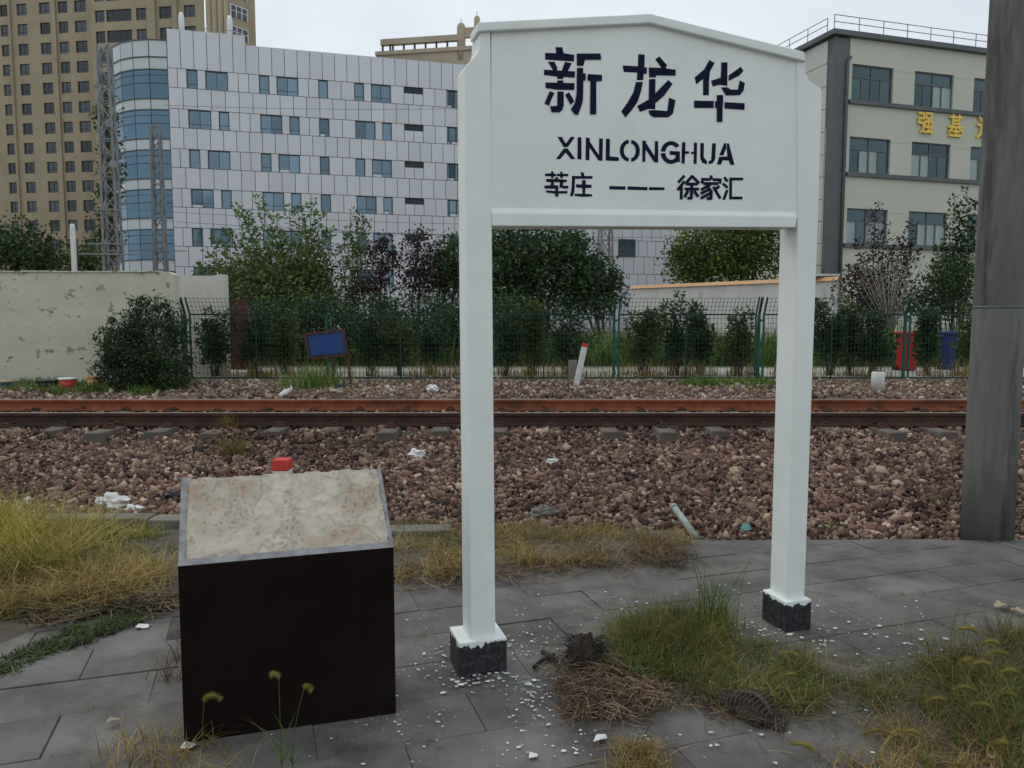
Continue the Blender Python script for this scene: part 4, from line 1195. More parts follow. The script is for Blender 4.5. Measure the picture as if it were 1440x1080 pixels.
# windows
fr_cache = {}
def tower_window(a, b, c, d, y):
    q = TF.w((a + b) / 2, y, (c + d) / 2) - EYE
    py = 540 - FPX * q.dot(UP) / q.dot(FWD); px = 720 + FPX * q.x / q.dot(FWD)
    if py > 385 or py < -60 or px < -80: return
    w = b - a; key = round(w, 1)
    me = fr_cache.get(key)
    if me is None:
        f = MB(); t = 0.07
        f.box(0, w, 0, 0.08, whh - t, whh); f.box(0, w, 0, 0.08, 0, t); f.box(0, t, 0, 0.08, t, whh - t); f.box(w - t, w, 0, 0.08, t, whh - t)
        nm = 2 if w < 3 else 4
        for k in range(1, nm): f.box(w * k / nm - 0.035, w * k / nm + 0.035, 0, 0.08, t, whh - t)
        f.box(t, w - t, 0.005, 0.075, whh * 0.30, whh * 0.30 + 0.06)
        me = f.mesh('window'); me.materials.append(M['tower_frame']); fr_cache[key] = me
    o = link('window', me, None, tw, (a, y + 0.2, c))
    shared_box('pane', M['tower_glass'], o, 0.05, w - 0.05, 0.03, 0.05, 0.05, whh - 0.05)
for (a, b, c, d) in opens: tower_window(a, b, c, d, 0.0)
for (a, b, c, d) in op2: tower_window(a, b, c, d, YB)

# ------------------------------------------------------------------ roof of a beige block far behind
RF = Frame(at(535, 447, 135.0), R(-10)); RF.o.z = 0
rb = empty('far_building', RF.o, RF.th, 'beige block far behind the office with an open roof pergola and round turrets', 'building')
def rf(zx, zy): return RF.hit(500 + zx / 6.545, zy / 6.545)
L0 = rf(185, 500); L1 = rf(935, 510)
zc = rf(185, 480)[1]; zc2 = rf(185, 515)[1]
s = MB(); s.box(L0[0], L1[0] + 14, -0.3, 2.2, zc2, zc); s.build('roof_slab', M['roof_stone'], rb)
s = MB(); s.box(L0[0] + 0.6, L1[0] + 14, 0, 8, 0, zc2); s.build('wall', M['roof_stone'], rb)
za, zb_ = rf(235, 365)[1], rf(235, 418)[1]
s = MB(); s.box(rf(232, 400)[0], L1[0] + 1, -0.2, 0.7, zb_, za); s.build('pergola_beam', M['roof_stone'], rb)
for zx in (240, 310, 335, 435, 535, 635, 735, 835):
    a = rf(zx, 440)[0]
    s = MB(); s.box(a, a + 0.28, 0, 0.3, zc, zb_); s.build('pergola_post', M['tower_frame'], rb)
s = MB()
for zy in (452, 474): s.box(rf(640, zy)[0], L1[0], 0.1, 0.2, rf(640, zy)[1], rf(640, zy)[1] + 0.09)
s.build('pergola_rail', M['tower_frame'], rb)
for (zx0, zx1, zy) in ((928, 1005, 200), (1086, 1140, 135)):
    a = rf(zx0, 400)[0]; b = rf(zx1, 400)[0]; zt_ = rf(zx0, zy)[1]; rdi = (b - a) / 2; cx = (a + b) / 2
    s = MB(); s.tube([(cx, 0.5, zc - 2), (cx, 0.5, zt_ - rdi), (cx, 0.5, zt_ - rdi * 0.35), (cx, 0.5, zt_)], [rdi, rdi, rdi * 0.75, rdi * 0.2], 14)
    tr = s.build('turret', M['roof_stone'], rb)
    s = MB(); s.tube([(cx, 0.5, zt_ - 0.1), (cx, 0.5, zt_ + 0.7)], 0.05, 5); s.build('finial', M['tower_frame'], tr)
a = rf(1000, 250); b = rf(1090, 335)
s = MB(); s.box(a[0], b[0] + 2, 0.2, 0.8, b[1], a[1]); s.build('turret_beam', M['roof_stone'], rb)

# ------------------------------------------------------------------ grey-beige office at the right
oR = at(1181, 447, 40.0)
TR = R(17)
GF = Frame((oR.x, oR.y, 0), TR)
ro = empty('right_office', GF.o, TR, 'three-storey grey beige office with gold characters behind the concrete pole', 'building')
Z4x, Z4y = 926 / 360.0, 1080 / 420.0
def gq(zx, zy, yl=0.0): return GF.hit(1080 + zx / Z4x, zy / Z4y, yl)
ztop = gq(300, 137)[1]
rowz = []
for (zx, h, sl) in ((310, 230, 360), (300, 482, 628), (285, 752, 868)): rowz.append((gq(zx, h)[1], gq(zx, sl)[1]))
stg = (rowz[0][0] - rowz[2][0]) / 2
hW = sum(a - b for a, b in rowz) / 3
rowz = [(rowz[0][0] - stg * k, rowz[0][0] - stg * k - hW) for k in range(3)]
c0 = (gq(303, 300)[0], gq(453, 300)[0]); c1 = (gq(530, 310)[0], gq(672, 320)[0]); c2 = (gq(735, 330)[0], 0)
pit = c1[0] - c0[0]; ww = c0[1] - c0[0]
cols = [(c0[0] + pit * k, c0[0] + pit * k + ww) for k in range(6)]
opens = [(a, b, zl_, zh_) for (zh_, zl_) in rowz for (a, b) in cols]
XR = cols[-1][1] + 2
s = MB(); wall_sheet(s, 0.0, XR, 0, ztop, opens, 0, 0.22)
s.add([(0, 0, ztop), (XR, 0, ztop), (XR, 12, ztop), (0, 12, ztop)], [(0, 1, 2, 3)])
s.build('wall', M['beige_wall'], ro, recalc=False)
# left flank built of courses of panels
gx0 = -0.95
s = MB(); s.add([(gx0, 0.4, 0), (gx0, 16, 0), (gx0, 16, ztop), (gx0, 0.4, ztop)], [(0, 1, 2, 3)]); s.build('flank_wall', M['dark_trim'], ro, recalc=False)
zz = ztop - 0.1; k = 0
while zz > 0.3:
    hstep = stg / 3.2
    shared_box('flank_panel', M['beige_side'], ro, gx0 - 0.05, gx0 + 0.01, 0.42, 15.9, max(0, zz - hstep) + 0.02, zz - 0.015)
    zz -= hstep
# dark corner pier and drain pipe
s = MB(); s.box(gx0, 0.0, -0.05, 0.4, 0, ztop - 0.04); s.build('corner_pier', M['dark_trim'], ro, bevel=0.02)
s = MB(); s.tube([(-0.18, -0.14, 0.2), (-0.18, -0.14, ztop - 1.2), (0.02, -0.12, ztop - 0.95)], 0.075, 10); s.build('drain_pipe', M['dark_trim'], ro)
s = MB(); s.box(gx0 - 0.25, XR, -0.28, 16, ztop + 0.003, ztop + 0.26); s.build('parapet_cap', M['dark_trim'], ro, bevel=0.02)
# roof railing
zr_ = ztop + 0.26; RH = 0.72
def rrail(p, q):
    p, q = Vector(p), Vector(q); n = int((q - p).length / 1.5)
    for k in range(n + 1):
        c = p.lerp(q, k / n); s = MB(); s.bar((c.x, c.y, zr_), (c.x, c.y, zr_ + RH), 0.03); s.build('railing_post', M['steel_grey'], ro)
    for h in (RH, RH * 0.55):
        s = MB(); s.bar((p.x, p.y, zr_ + h), (q.x, q.y, zr_ + h), 0.03); s.build('railing_bar', M['steel_grey'], ro)
rrail((gx0 - 0.1, -0.1, 0), (XR, -0.1, 0)); rrail((gx0 - 0.1, 0.4, 0), (gx0 - 0.1, 15.5, 0))
for (zh_, zl_) in rowz:
    s = MB(); s.box(0.01, XR, -0.16, 0.0, zl_ - 0.2, zl_ - 0.003); s.build('sill_band', M['dark_trim'], ro)
    for (a, b) in zip([c[1] for c in cols], [c[0] for c in cols[1:]]):
        s = MB(); s.box(a + 0.01, b - 0.01, -0.012, 0.0, zh_ - 0.14, zh_ - 0.11); s.build('pier_groove', M['beige_side'], ro)
rg = random.Random(5)
for (a, b, c, d) in opens:
    f = MB(); t = 0.06
    H = d - c; tz_ = c + H * 0.64
    f.box(a, b, 0.1, 0.18, d - t, d); f.box(a, b, 0.1, 0.18, c, c + t); f.box(a, a + t, 0.1, 0.18, c + t, d - t); f.box(b - t, b, 0.1, 0.18, c + t, d - t)
    f.box(a + t, b - t, 0.1, 0.18, tz_, tz_ + t)
    f.box((a + b) / 2 - 0.04, (a + b) / 2 + 0.04, 0.095, 0.175, c + t, d - t)
    for q in (0.27, 0.73): f.box(a + (b - a) * q - 0.035, a + (b - a) * q + 0.035, 0.105, 0.17, c + t, tz_)
    w = f.build('window', M['dark_trim'], ro)
    shared_box('pane', M['office_glass'], w, a + t, b - t, 0.135, 0.145, tz_ + t, d - t)
    for k in range(4):
        u0 = (0, 0.27, 0.5, 0.73)[k]; u1 = (0.27, 0.5, 0.73, 1.0)[k]
        cu = rg.random() < 0.5
        shared_box('pane', M['curtain'] if cu else M['office_glass'], w, a + (b - a) * u0 + 0.045, a + (b - a) * u1 - 0.045, 0.135, 0.146, c + t, tz_)
# gold characters: strokes traced in a 0..100 box, thick raised pieces
GOLD = {
 'first': [[(8, 12), (40, 12), (40, 34), (10, 34)], [(10, 34), (10, 54), (40, 54), (38, 86), (24, 92)], [(54, 10), (90, 10), (90, 32), (54, 32), (54, 10)], [(50, 46), (94, 46), (94, 70), (50, 70), (50, 46)], [(72, 34), (72, 90)], [(46, 92), (94, 88)], [(86, 78), (97, 96)]],
 'second': [[(10, 16), (90, 16)], [(30, 6), (30, 58)], [(70, 6), (70, 58)], [(30, 30), (70, 30)], [(30, 44), (70, 44)], [(4, 58), (96, 58)], [(30, 60), (8, 80)], [(70, 60), (94, 78)], [(50, 62), (50, 92)], [(30, 76), (70, 76)], [(12, 94), (88, 94)]],
 'third': [[(14, 8), (26, 22)], [(6, 40), (26, 40), (26, 74), (6, 92)], [(26, 76), (50, 90), (97, 92)], [(36, 28), (94, 28)], [(64, 8), (60, 44), (40, 72)], [(64, 46), (90, 70)]],
}
gold = []
for nm, zx, zy in (('first', 537, 400), ('second', 648, 410), ('third', 752, 418)):
    p = gq(zx, zy); q = gq(zx + 52, zy + 72)
    wd = 1.0 * (q[0] - p[0]); hd = wd * 1.18
    s = MB(); kk = 0
    for ln in GOLD[nm]:
        for (a, b), (c, d) in zip(ln, ln[1:]):
            for pg in strokes([[(a, b), (c, d)]], 9.5):
                s.prism([(p[0] + u / 100 * wd, p[1] - v / 100 * hd) for u, v in pg], -0.13 - 0.002 * (kk % 7), -0.05); kk += 1
    o = s.build('gold_character', M['gold'], ro)
    o['label'] = 'raised gold %s character on the office wall' % nm

# ------------------------------------------------------------------ lattice masts and wires
def mast(px, Y, pyt, pw, label, ztop_extra=0):
    b = at(px, 447, Y); zt_ = at(px, pyt, Y).z; w = pw * Y / FPX
    e = empty('lattice_mast', (b.x, b.y, 0.2), 0.15, label, 'mast')
    h = zt_ - 0.2
    n = int(h / (w * 1.15))
    cs = [(-1, -1), (1, -1), (1, 1), (-1, 1)]
    def c(i, t):
        k = w / 2 * (1 - 0.35 * t); return Vector((cs[i][0] * k, cs[i][1] * k, h * t))
    for i in range(4):
        s = MB(); s.bar(c(i, 0), c(i, 1), 0.10); s.build('leg', M['steel_grey'], e)
    s = MB()
    for j in range(n):
        t0, t1 = j / n, (j + 1) / n
        for i in range(4):
            i2 = (i + 1) % 4
            if (j + i) % 2: s.bar(c(i, t0), c(i2, t1), 0.055)
            else: s.bar(c(i2, t0), c(i, t1), 0.055)
            if j % 2 == 0: s.bar(c(i, t1), c(i2, t1), 0.05)
    s.build('bracing', M['steel_grey'], e)
    return e, h
m1, h1 = mast(163, 42, 64, 21, 'tall steel lattice mast in front of the curved office corner')
m2, h2 = mast(229, 46, 178, 16, 'shorter steel lattice mast right of the tall one')
s = MB()
for z, L_ in ((h1 * 0.30, 1.5), (h1 * 0.335, 1.1), (h1 * 0.45, 0.7)): s.bar((-L_, -0.5, z), (L_, -0.5, z), 0.07)
s.build('cross_arm', M['steel_grey'], m1)
for (dx, z, rd) in ((0.35, h1 * 0.735, 0.22), (0.45, h1 * 0.60, 0.20)):
    s = MB(); s.tube([(dx, -0.75, z), (dx, -0.72, z), (dx, -0.60, z)], [rd, rd * 0.8, 0.08], 16); s.build('dish', M['steel_grey'], m1)
s = MB()
for z, L_ in ((h2 * 0.42, 1.6), (h2 * 0.28, 1.2)): s.bar((-L_, -0.4, z), (L_, -0.4, z), 0.06)
s.build('cross_arm', M['steel_grey'], m2)
m3, h3 = mast(850, 52, 310, 22, 'steel lattice mast seen under the left half of the sign board')
# white post behind the wall
wp = at(108, 447, 21); s = MB()
hz_ = at(108, 315, 21).z - 0.2
s.tube([(0, 0, 0), (0, 0, hz_ - 0.1), (0, 0, hz_)], [0.075, 0.07, 0.05], 10)
tag(s.build('utility_post', M['post_white'], None, (wp.x, wp.y, 0.2)), 'slim white post standing behind the plaster wall', 'post')
def wire(p, q, sag, r, label):
    p, q = Vector(p), Vector(q); pts = []
    o_ = (p + q) / 2
    for k in range(17):
        t = k / 16; c = p.lerp(q, t); c.z -= sag * 4 * t * (1 - t); pts.append(c - o_)
    s = MB(); s.tube(pts, r, 4, smooth=False)
    tag(s.build('overhead_wire', M['win_frame'], None, o_, recalc=False), label, 'wire', 'overhead wires')
wire(at(165, 306, 42), at(1150, 330, 45), 0.5, 0.014, 'lowest overhead wire running right from the tall mast')
wire(at(165, 293, 42), at(1150, 312, 45), 0.5, 0.014, 'middle overhead wire running right from the tall mast')
wire(at(232, 148, 60), at(760, 150, 62), 0.25, 0.016, 'overhead wire crossing the office facade between its window rows')

# ------------------------------------------------------------------ vegetation helpers
def leaf_mesh(name, P, L_, up_bias=0.2, wid=0.30, dirs=None):
    n = len(P)
    d = RNG.normal(size=(n, 3)) if dirs is None else dirs + RNG.normal(size=(n, 3)) * 0.55
    d[:, 2] += up_bias
    d /= np.linalg.norm(d, axis=1)[:, None]
    u = RNG.normal(size=(n, 3)); s_ = np.cross(d, u); s_ /= np.linalg.norm(s_, axis=1)[:, None]
    nn = np.cross(d, s_)
    L1 = (L_ * RNG.uniform(0.65, 1.3, n))[:, None]
    V = np.stack([P, P + d * L1 * 0.45 + s_ * L1 * wid + nn * L1 * 0.06, P + d * L1, P + d * L1 * 0.45 - s_ * L1 * wid + nn * L1 * 0.06], 1).reshape(-1, 3)
    F = np.arange(4 * n).reshape(n, 4)
    return np_mesh(name, V, F)

def tree(name, label, cat, base, blobs, n, leaf, m, stems=None, group=None, trunk_r=0.1, clump=26, spread=0.30, twigm='bark', up=0.1, wid=0.30, hollow=0.35):
    """blobs: (centre xyz relative to base, radii); leaves come in clumps inside them; limbs reach every blob"""
    e = empty(name, base, 0, label, cat, group)
    pts = []
    vol = [b[3] * b[4] * b[5] for b in blobs]; tot = sum(v ** 0.8 for v in vol)
    mbt = MB()
    rr = random.Random(hash(label) & 0xffff if False else len(label) * 131 + int(abs(base[0]) * 977) % 5000)
    fork = None
    for b, v in zip(blobs, vol):
        k = max(2, int(n / clump * (v ** 0.8) / tot))
        c = RNG.normal(size=(k, 3)); c /= np.linalg.norm(c, axis=1)[:, None]
        c *= (hollow + (1 - hollow) * RNG.uniform(0, 1, (k, 1)) ** 0.6)
        c = c * np.array(b[3:6]) + np.array(b[:3])
        q = c[:, None, :] + RNG.normal(size=(k, clump, 3)) * np.array([1, 1, 0.85]) * spread * min(1.0, (v ** (1 / 3)) / 0.8)
        pts.append(q.reshape(-1, 3))
        # limb into the blob with side twigs
        top = Vector(b[:3]); st_ = Vector((rr.uniform(-0.05, 0.05), rr.uniform(-0.05, 0.05), 0))
        mid = st_.lerp(top, 0.5) + Vector((rr.uniform(-0.1, 0.1), rr.uniform(-0.1, 0.1), 0.05)) * top.length
        r0 = trunk_r * (v / max(vol)) ** 0.25
        mbt.tube([st_, st_.lerp(mid, 0.5), mid, top, top + Vector((0, 0, b[5] * 0.7))], [r0, r0 * 0.85, r0 * 0.6, r0 * 0.35, r0 * 0.08], 7)
        for j in range(min(k, 9)):
            cc = Vector(c[j]); a = mid.lerp(top, rr.uniform(0.1, 1))
            mbt.tube([a, a.lerp(cc, 0.55) + Vector((0, 0, 0.05)), cc], [r0 * 0.25, r0 * 0.15, r0 * 0.05], 5)
    mbt.build('trunk', M[twigm], e, recalc=False)
    P_ = np.concatenate(pts)
    P_ = P_[P_[:, 2] > 0.02]
    link('crown', leaf_mesh('crown', P_, leaf, up, wid), M[m], e)
    return e

def shoots(name, label, cat, base, tips, per, leaf, m, group=None, r0=0.03, start=0.3, off=0.22, twigm='bark', wid=0.26):
    """upright stems fanning from the base, leaves held along each stem"""
    e = empty(name, base, 0, label, cat, group)
    s = MB(); pts = []; dirs = []
    rr = random.Random(int(abs(base[0]) * 1000) + len(label))
    for tp in tips:
        tp = Vector(tp)
        b0 = Vector((rr.uniform(-0.1, 0.1) + tp.x * 0.12, rr.uniform(-0.1, 0.1), 0))
        bend = Vector((tp.x * -0.10 + rr.uniform(-0.05, 0.05), rr.uniform(-0.1, 0.1), 0)) * 1.2
        N_ = 9
        path = []
        for k in range(N_ + 1):
            t = k / N_; path.append(b0.lerp(tp, t) + bend * math.sin(t * math.pi))
        s.tube(path, [r0 * (1 - 0.88 * k / N_) for k in range(N_ + 1)], 5)
        npl = int(per * (0.7 + 0.6 * rr.random()))
        for _ in range(npl):
            t = start + (1 - start) * rr.random() ** 0.8
            k = min(N_ - 1, int(t * N_)); c = path[k].lerp(path[k + 1], t * N_ - k)
            a = rr.uniform(0, 6.28); rad = off * (1.15 - t) ** 0.7 * rr.random() ** 0.6
            ov = Vector((math.cos(a) * rad, math.sin(a) * rad, rad * rr.uniform(-0.1, 0.7)))
            pts.append(c + ov); dirs.append(Vector((math.cos(a), math.sin(a), 0.25)))
    s.build('trunk', M[twigm], e, recalc=False)
    link('crown', leaf_mesh('crown', np.array([list(p) for p in pts]), leaf, 0.0, wid, np.array([list(d) for d in dirs])), M[m], e)
    return e

def rel(px, py, Y, base):
    p = at(px, py, Y); return (p.x - base[0], p.y - base[1], p.z - base[2])
def blob(px, py, wpx, hpx, Y, base, dy=0.0, ry=None):
    c = rel(px, py, Y, base); k = Y / FPX
    return (c[0], c[1] + dy, c[2], wpx / 2 * k, ry or max(wpx, hpx) / 2 * k * 0.8, hpx / 2 * k)
def gbase(px, Y, z=0.2):
    p = at(px, 447, Y); return (p.x, p.y, z)

# ---- left: large light tree with upright shoots rising behind the wall end
b = gbase(395, 23.5)
tree('leafy_tree', 'olive green broad tree right of the plaster wall, shaggy and dense', 'tree', b,
     [blob(390, 388, 130, 56, 23.5, b), blob(335, 402, 100, 60, 23.3, b), blob(445, 400, 100, 64, 23.3, b), blob(390, 425, 190, 60, 23, b), blob(300, 400, 50, 40, 23.3, b), blob(410, 362, 60, 40, 23.3, b)], 8000, 0.13, 'leaf_green', trunk_r=0.09, spread=0.26)
b = gbase(420, 24.5)
shoots('leafy_tree', 'light green tree with long upright shoots rising before the office', 'tree', b,
       [rel(x, y, 24.5 + random.uniform(-.5, .5), b) for x, y in ((332, 288), (345, 300), (362, 275), (300, 335), (316, 320), (385, 300), (405, 285), (420, 292), (440, 283), (452, 300), (375, 320), (430, 320), (288, 352), (395, 330), (465, 322), (340, 330), (354, 345), (310, 350), (425, 350), (445, 335), (278, 368), (470, 345))],
       200, 0.15, 'leaf_light', start=0.35, off=0.42)
b = gbase(495, 23.8)
shoots('young_poplar', 'slender pale green sapling left of the plum trees', 'tree', b,
       [rel(x, y, 23.8 + random.uniform(-.2, .2), b) for x, y in ((497, 292), (508, 303), (488, 318), (516, 310), (480, 345), (505, 345))], 260, 0.13, 'leaf_light', start=0.2, off=0.30)
b = gbase(537, 23.0)
tree('plum_tree', 'dark purple plum tree beside the pale sapling', 'tree', b, [blob(537, 365, 52, 60, 23, b), blob(528, 400, 60, 60, 23, b), blob(545, 350, 24, 30, 23, b)], 1700, 0.11, 'leaf_plum', trunk_r=0.06, spread=0.2)
b = gbase(585, 23.2)
tree('plum_tree', 'dark purple plum tree nearest the left sign post', 'tree', b, [blob(588, 355, 48, 60, 23.2, b), blob(590, 395, 70, 60, 23.2, b), blob(582, 336, 16, 26, 23.2, b)], 1700, 0.11, 'leaf_plum', trunk_r=0.06, spread=0.2)
b = gbase(632, 23.6)
tree('leafy_tree', 'dark green tree half hidden by the left sign post', 'tree', b, [blob(630, 362, 50, 60, 23.6, b), blob(640, 395, 60, 70, 23.6, b), blob(618, 385, 40, 50, 23.6, b)], 3000, 0.12, 'leaf_dark', trunk_r=0.07, spread=0.22)
# low dark planting below those trees
for k, (px, w_, Y, h_) in enumerate(((370, 110, 21.2, 75), (445, 110, 21.0, 80), (530, 120, 21.4, 70), (610, 110, 21.2, 75), (690, 120, 21.6, 80))):
    b = gbase(px, Y)
    tree('shade_shrub', ['dark shrub mass under the left end of the broad tree', 'dark shrub mass under the right end of the broad tree', 'dark shrub mass under the purple plum trees', 'dark shrub mass left of the near sign post', 'dark shrub mass right of the near sign post'][k],
         'shrub', b, [blob(px, 447 + 25, w_, h_, Y, b), blob(px + 15, 440, w_ * 0.7, h_ * 0.6, Y, b)], 3300, 0.11, 'leaf_dark', trunk_r=0.04, spread=0.22)
# ---- big dark mass under the sign
b = gbase(770, 27)
tree('evergreen_tree', 'big dark evergreen tree filling the gap under the sign', 'tree', b,
     [blob(742, 350, 120, 110, 27, b), blob(760, 402, 170, 100, 27, b), blob(705, 385, 90, 120, 27, b), blob(795, 358, 60, 80, 27.2, b)], 11000, 0.15, 'leaf_dark', trunk_r=0.14, spread=0.32)
b = gbase(850, 26)
tree('leafy_tree', 'green arching tree right of the dark evergreen under the sign', 'tree', b,
     [blob(830, 385, 66, 60, 26, b), blob(832, 415, 84, 60, 26, b), blob(862, 396, 32, 34, 25.8, b), blob(808, 352, 44, 44, 26.2, b)], 5200, 0.13, 'leaf_dark', trunk_r=0.08, spread=0.22)
b = gbase(1020, 38)
tree('camphor_tree', 'dense yellowish green tree behind the orange-coped wall', 'tree', b,
     [blob(1010, 345, 130, 70, 38, b), blob(975, 365, 70, 60, 37.5, b), blob(1065, 350, 90, 90, 38, b), blob(1000, 378, 110, 40, 37.5, b), blob(1040, 315, 90, 40, 38, b)], 13000, 0.18, 'leaf_yellow', trunk_r=0.14, spread=0.36, hollow=0.6)
# ---- right: plum and green trees before the right office
b = gbase(1240, 27)
shoots('plum_tree', 'purple-leaved plum tree with pointed top before the right office', 'tree', b,
       [rel(x, y, 27 + random.uniform(-.3, .3), b) for x, y in ((1236, 285), (1222, 292), (1246, 310), (1205, 335), (1262, 330), (1278, 340), (1195, 372), (1290, 350), (1230, 330), (1250, 350), (1215, 360), (1284, 310))], 190, 0.13, 'leaf_plum', start=0.4, off=0.38)
b = gbase(1250, 25)
s = MB(); rr = random.Random(9)
bush = empty('bare_shrub', b, 0, 'pale leafless shrub with spreading twigs before the purple tree', 'shrub')
for k in range(26):
    tip = Vector(rel(rr.uniform(1205, 1300), rr.uniform(362, 425), 25 + rr.uniform(-.4, .4), b))
    m_ = Vector((tip.x * 0.35, tip.y * 0.4, tip.z * 0.6))
    s.tube([(0, 0, 0.4), m_, tip], [0.022, 0.014, 0.004], 5)
    for j in range(4):
        a = m_.lerp(tip, rr.uniform(0.1, 0.9)); s.tube([a, a + Vector((rr.uniform(-.4, .4), rr.uniform(-.2, .2), rr.uniform(0.15, .5)))], [0.008, 0.003], 4)
s.build('twigs', M['pale_twig'], bush, recalc=False)
b = gbase(1345, 26)
shoots('leafy_tree', 'tall dark green and purple tree beside the concrete pole', 'tree', b,
       [rel(x, y, 26 + random.uniform(-.3, .3), b) for x, y in ((1360, 264), (1342, 275), (1368, 285), (1350, 300), (1335, 315), (1375, 310), (1318, 345), (1330, 340), (1352, 330), (1310, 372), (1385, 330), (1340, 360))], 250, 0.14, 'leaf_dark', start=0.35, off=0.42)
b = gbase(1325, 25.2)
tree('leafy_bush', 'dark green bush low behind the blue bin', 'tree', b, [blob(1335, 400, 80, 80, 25.2, b), blob(1310, 420, 60, 60, 25.2, b)], 2400, 0.12, 'leaf_dark', trunk_r=0.06, spread=0.24)
b = gbase(1222, 26)
tree('plum_tree', 'dark leafy bush at the foot of the right office corner', 'tree', b, [blob(1215, 410, 70, 70, 26, b), blob(1250, 420, 70, 60, 26, b)], 2400, 0.12, 'leaf_plum', trunk_r=0.06, spread=0.24)
b = gbase(1432, 27)
tree('leafy_tree', 'green tree just visible right of the concrete pole', 'tree', b, [blob(1436, 400, 40, 90, 27, b), blob(1440, 350, 30, 60, 27, b)], 1500, 0.13, 'leaf_dark', trunk_r=0.06, spread=0.24)
# far left trees behind the wall
b = gbase(35, 45)
tree('leafy_tree', 'dark tree below the tan tower at the far left', 'tree', b, [blob(25, 355, 120, 70, 45, b), blob(-20, 340, 100, 60, 45, b), blob(60, 370, 80, 40, 45, b)], 4200, 0.26, 'leaf_dark', trunk_r=0.2, spread=0.5)
b = gbase(130, 48)
tree('leafy_tree', 'small olive tree left of the tall lattice mast', 'tree', b, [blob(128, 368, 44, 50, 48, b), blob(118, 385, 40, 40, 48, b)], 1500, 0.24, 'leaf_green', trunk_r=0.12, spread=0.4)
b = gbase(158, 44.5)
tree('climbing_ivy', 'dark creeper hanging on the tall lattice mast and office corner', 'plant', b, [blob(152, 165, 20, 110, 44.5, b, ry=0.5), blob(158, 250, 24, 90, 44.5, b, ry=0.5), blob(150, 320, 30, 110, 44.5, b, ry=0.5)], 2600, 0.2, 'leaf_dark', trunk_r=0.06, spread=0.28)
# ---- dark conifer-like bush before the wall
b = (at(203, 470, 14.3).x, 14.3, 0.14)
tree('dense_bush', 'rounded dark green bush in front of the plaster wall', 'shrub', b,
     [blob(205, 500, 120, 110, 14.3, b), blob(215, 460, 90, 80, 14.3, b), blob(185, 520, 90, 70, 14.2, b), blob(235, 525, 70, 60, 14.2, b), blob(178, 485, 50, 46, 14.3, b)] + [blob(203 + 58 * math.cos(q * 0.55 - 0.4) * random.uniform(0.8, 1.08), 492 - 64 * math.sin(q * 0.55 - 0.4) * random.uniform(0.85, 1.12), random.uniform(12, 30), random.uniform(12, 34), 14.3, b) for q in range(8)], 15000, 0.08, 'leaf_conifer', trunk_r=0.05, clump=30, spread=0.13, wid=0.16, hollow=0.55)
# ---- hedge plants along the fence
hp = [(302, 95, 40), (352, 100, 46), (398, 96, 44), (520, 92, 50), (560, 96, 46), (604, 92, 50), (708, 96, 52), (752, 102, 56), (798, 92, 44), (905, 88, 50), (948, 108, 46), (985, 104, 52), (1040, 96, 46), (1170, 100, 50), (1200, 104, 50), (1232, 92, 50), (1304, 92, 16), (1372, 92, 40)]
nmh = ['at the gate end of the fence', 'right of the red-brown gate leaf', 'left of the blue board', 'right of the blue board', 'second right of the blue board', 'just left of the near sign post',
       'just right of the near sign post', 'midway between sign post and leaning marker', 'behind the leaning marker post', 'right of the green fence post under the sign', 'before the white boundary wall', 'second before the white boundary wall', 'left of the twin fence posts',
       'just right of the far sign post', 'second right of the far sign post', 'left of the red bin', 'between the red and blue bins', 'hidden partly by the concrete pole']
for k, (px, h_, w_) in enumerate(hp):
    Y = 17.15 + 0.25 * (k % 3)
    b = gbase(px, Y, 0.19)
    kx = Y / FPX
    tips = []
    for j in range(14):
        tips.append(rel(px + random.gauss(0, w_ * 0.36), 532 - h_ * random.uniform(0.50, 1.14), Y + random.uniform(-.25, .25), b))
    shoots('hedge_shrub', 'leafy dark hedge shrub %s' % nmh[k], 'shrub', b, tips, 150, 0.10, ('leaf_dark', 'leaf_dark', 'leaf_green', 'leaf_dark', 'leaf_green')[k % 5], 'hedge shrubs behind the fence', r0=0.012, start=0.28, off=0.26, wid=0.22)
# low weeds and grass in the yard beyond
def grass(name, label, xyz, h, w, m, lean=0.5, kind='stuff', cat='grass', parent=None, seg=3, curl=1.0):
    """xyz (N,3) roots, h heights"""
    n = len(xyz)
    a = RNG.uniform(0, 2 * np.pi, n); L_ = h * (0.30 + 0.95 * RNG.uniform(0, 1, n) ** 0.8)
    ln = 0.12 + np.abs(RNG.normal(0, lean * 1.25, n))
    dirx, diry = np.cos(a), np.sin(a)
    sx, sy = -diry, dirx; kink = RNG.normal(0, 1, n)
    V = []
    for k in range(seg + 1):
        t = k / seg
        out = ln * L_ * (t ** 1.7) * curl; up = L_ * (t - 0.28 * np.minimum(ln, 1.6) * t * t)
        hw = w * RNG.uniform(0.8, 1.2, n) * (1 - t) ** 0.7 * 0.5 if k < seg else np.zeros(n)
        tw = 0.22 * L_ * t * t * kink
        c = xyz + np.stack([dirx * out + sx * tw, diry * out + sy * tw, np.maximum(up, 0.004)], 1)
        o_ = np.stack([sx * hw, sy * hw, np.zeros(n)], 1)
        V += [c - o_, c + o_] if k < seg else [c]
    V = np.stack(V, 1)
    nv = 2 * seg + 1
    base = (np.arange(n) * nv)[:, None]
    tri = []
    for k in range(seg - 1):
        tri += [[2 * k, 2 * k + 1, 2 * k + 3], [2 * k, 2 * k + 3, 2 * k + 2]]
    tri.append([2 * seg - 2, 2 * seg - 1, 2 * seg])
    F = (base[:, None, :] + np.array(tri)[None]).reshape(-1, 3)
    o = link(name, np_mesh(name, V.reshape(-1, 3), F), M[m], parent)
    if parent is None: tag(o, label, cat, kind=kind)
    return o
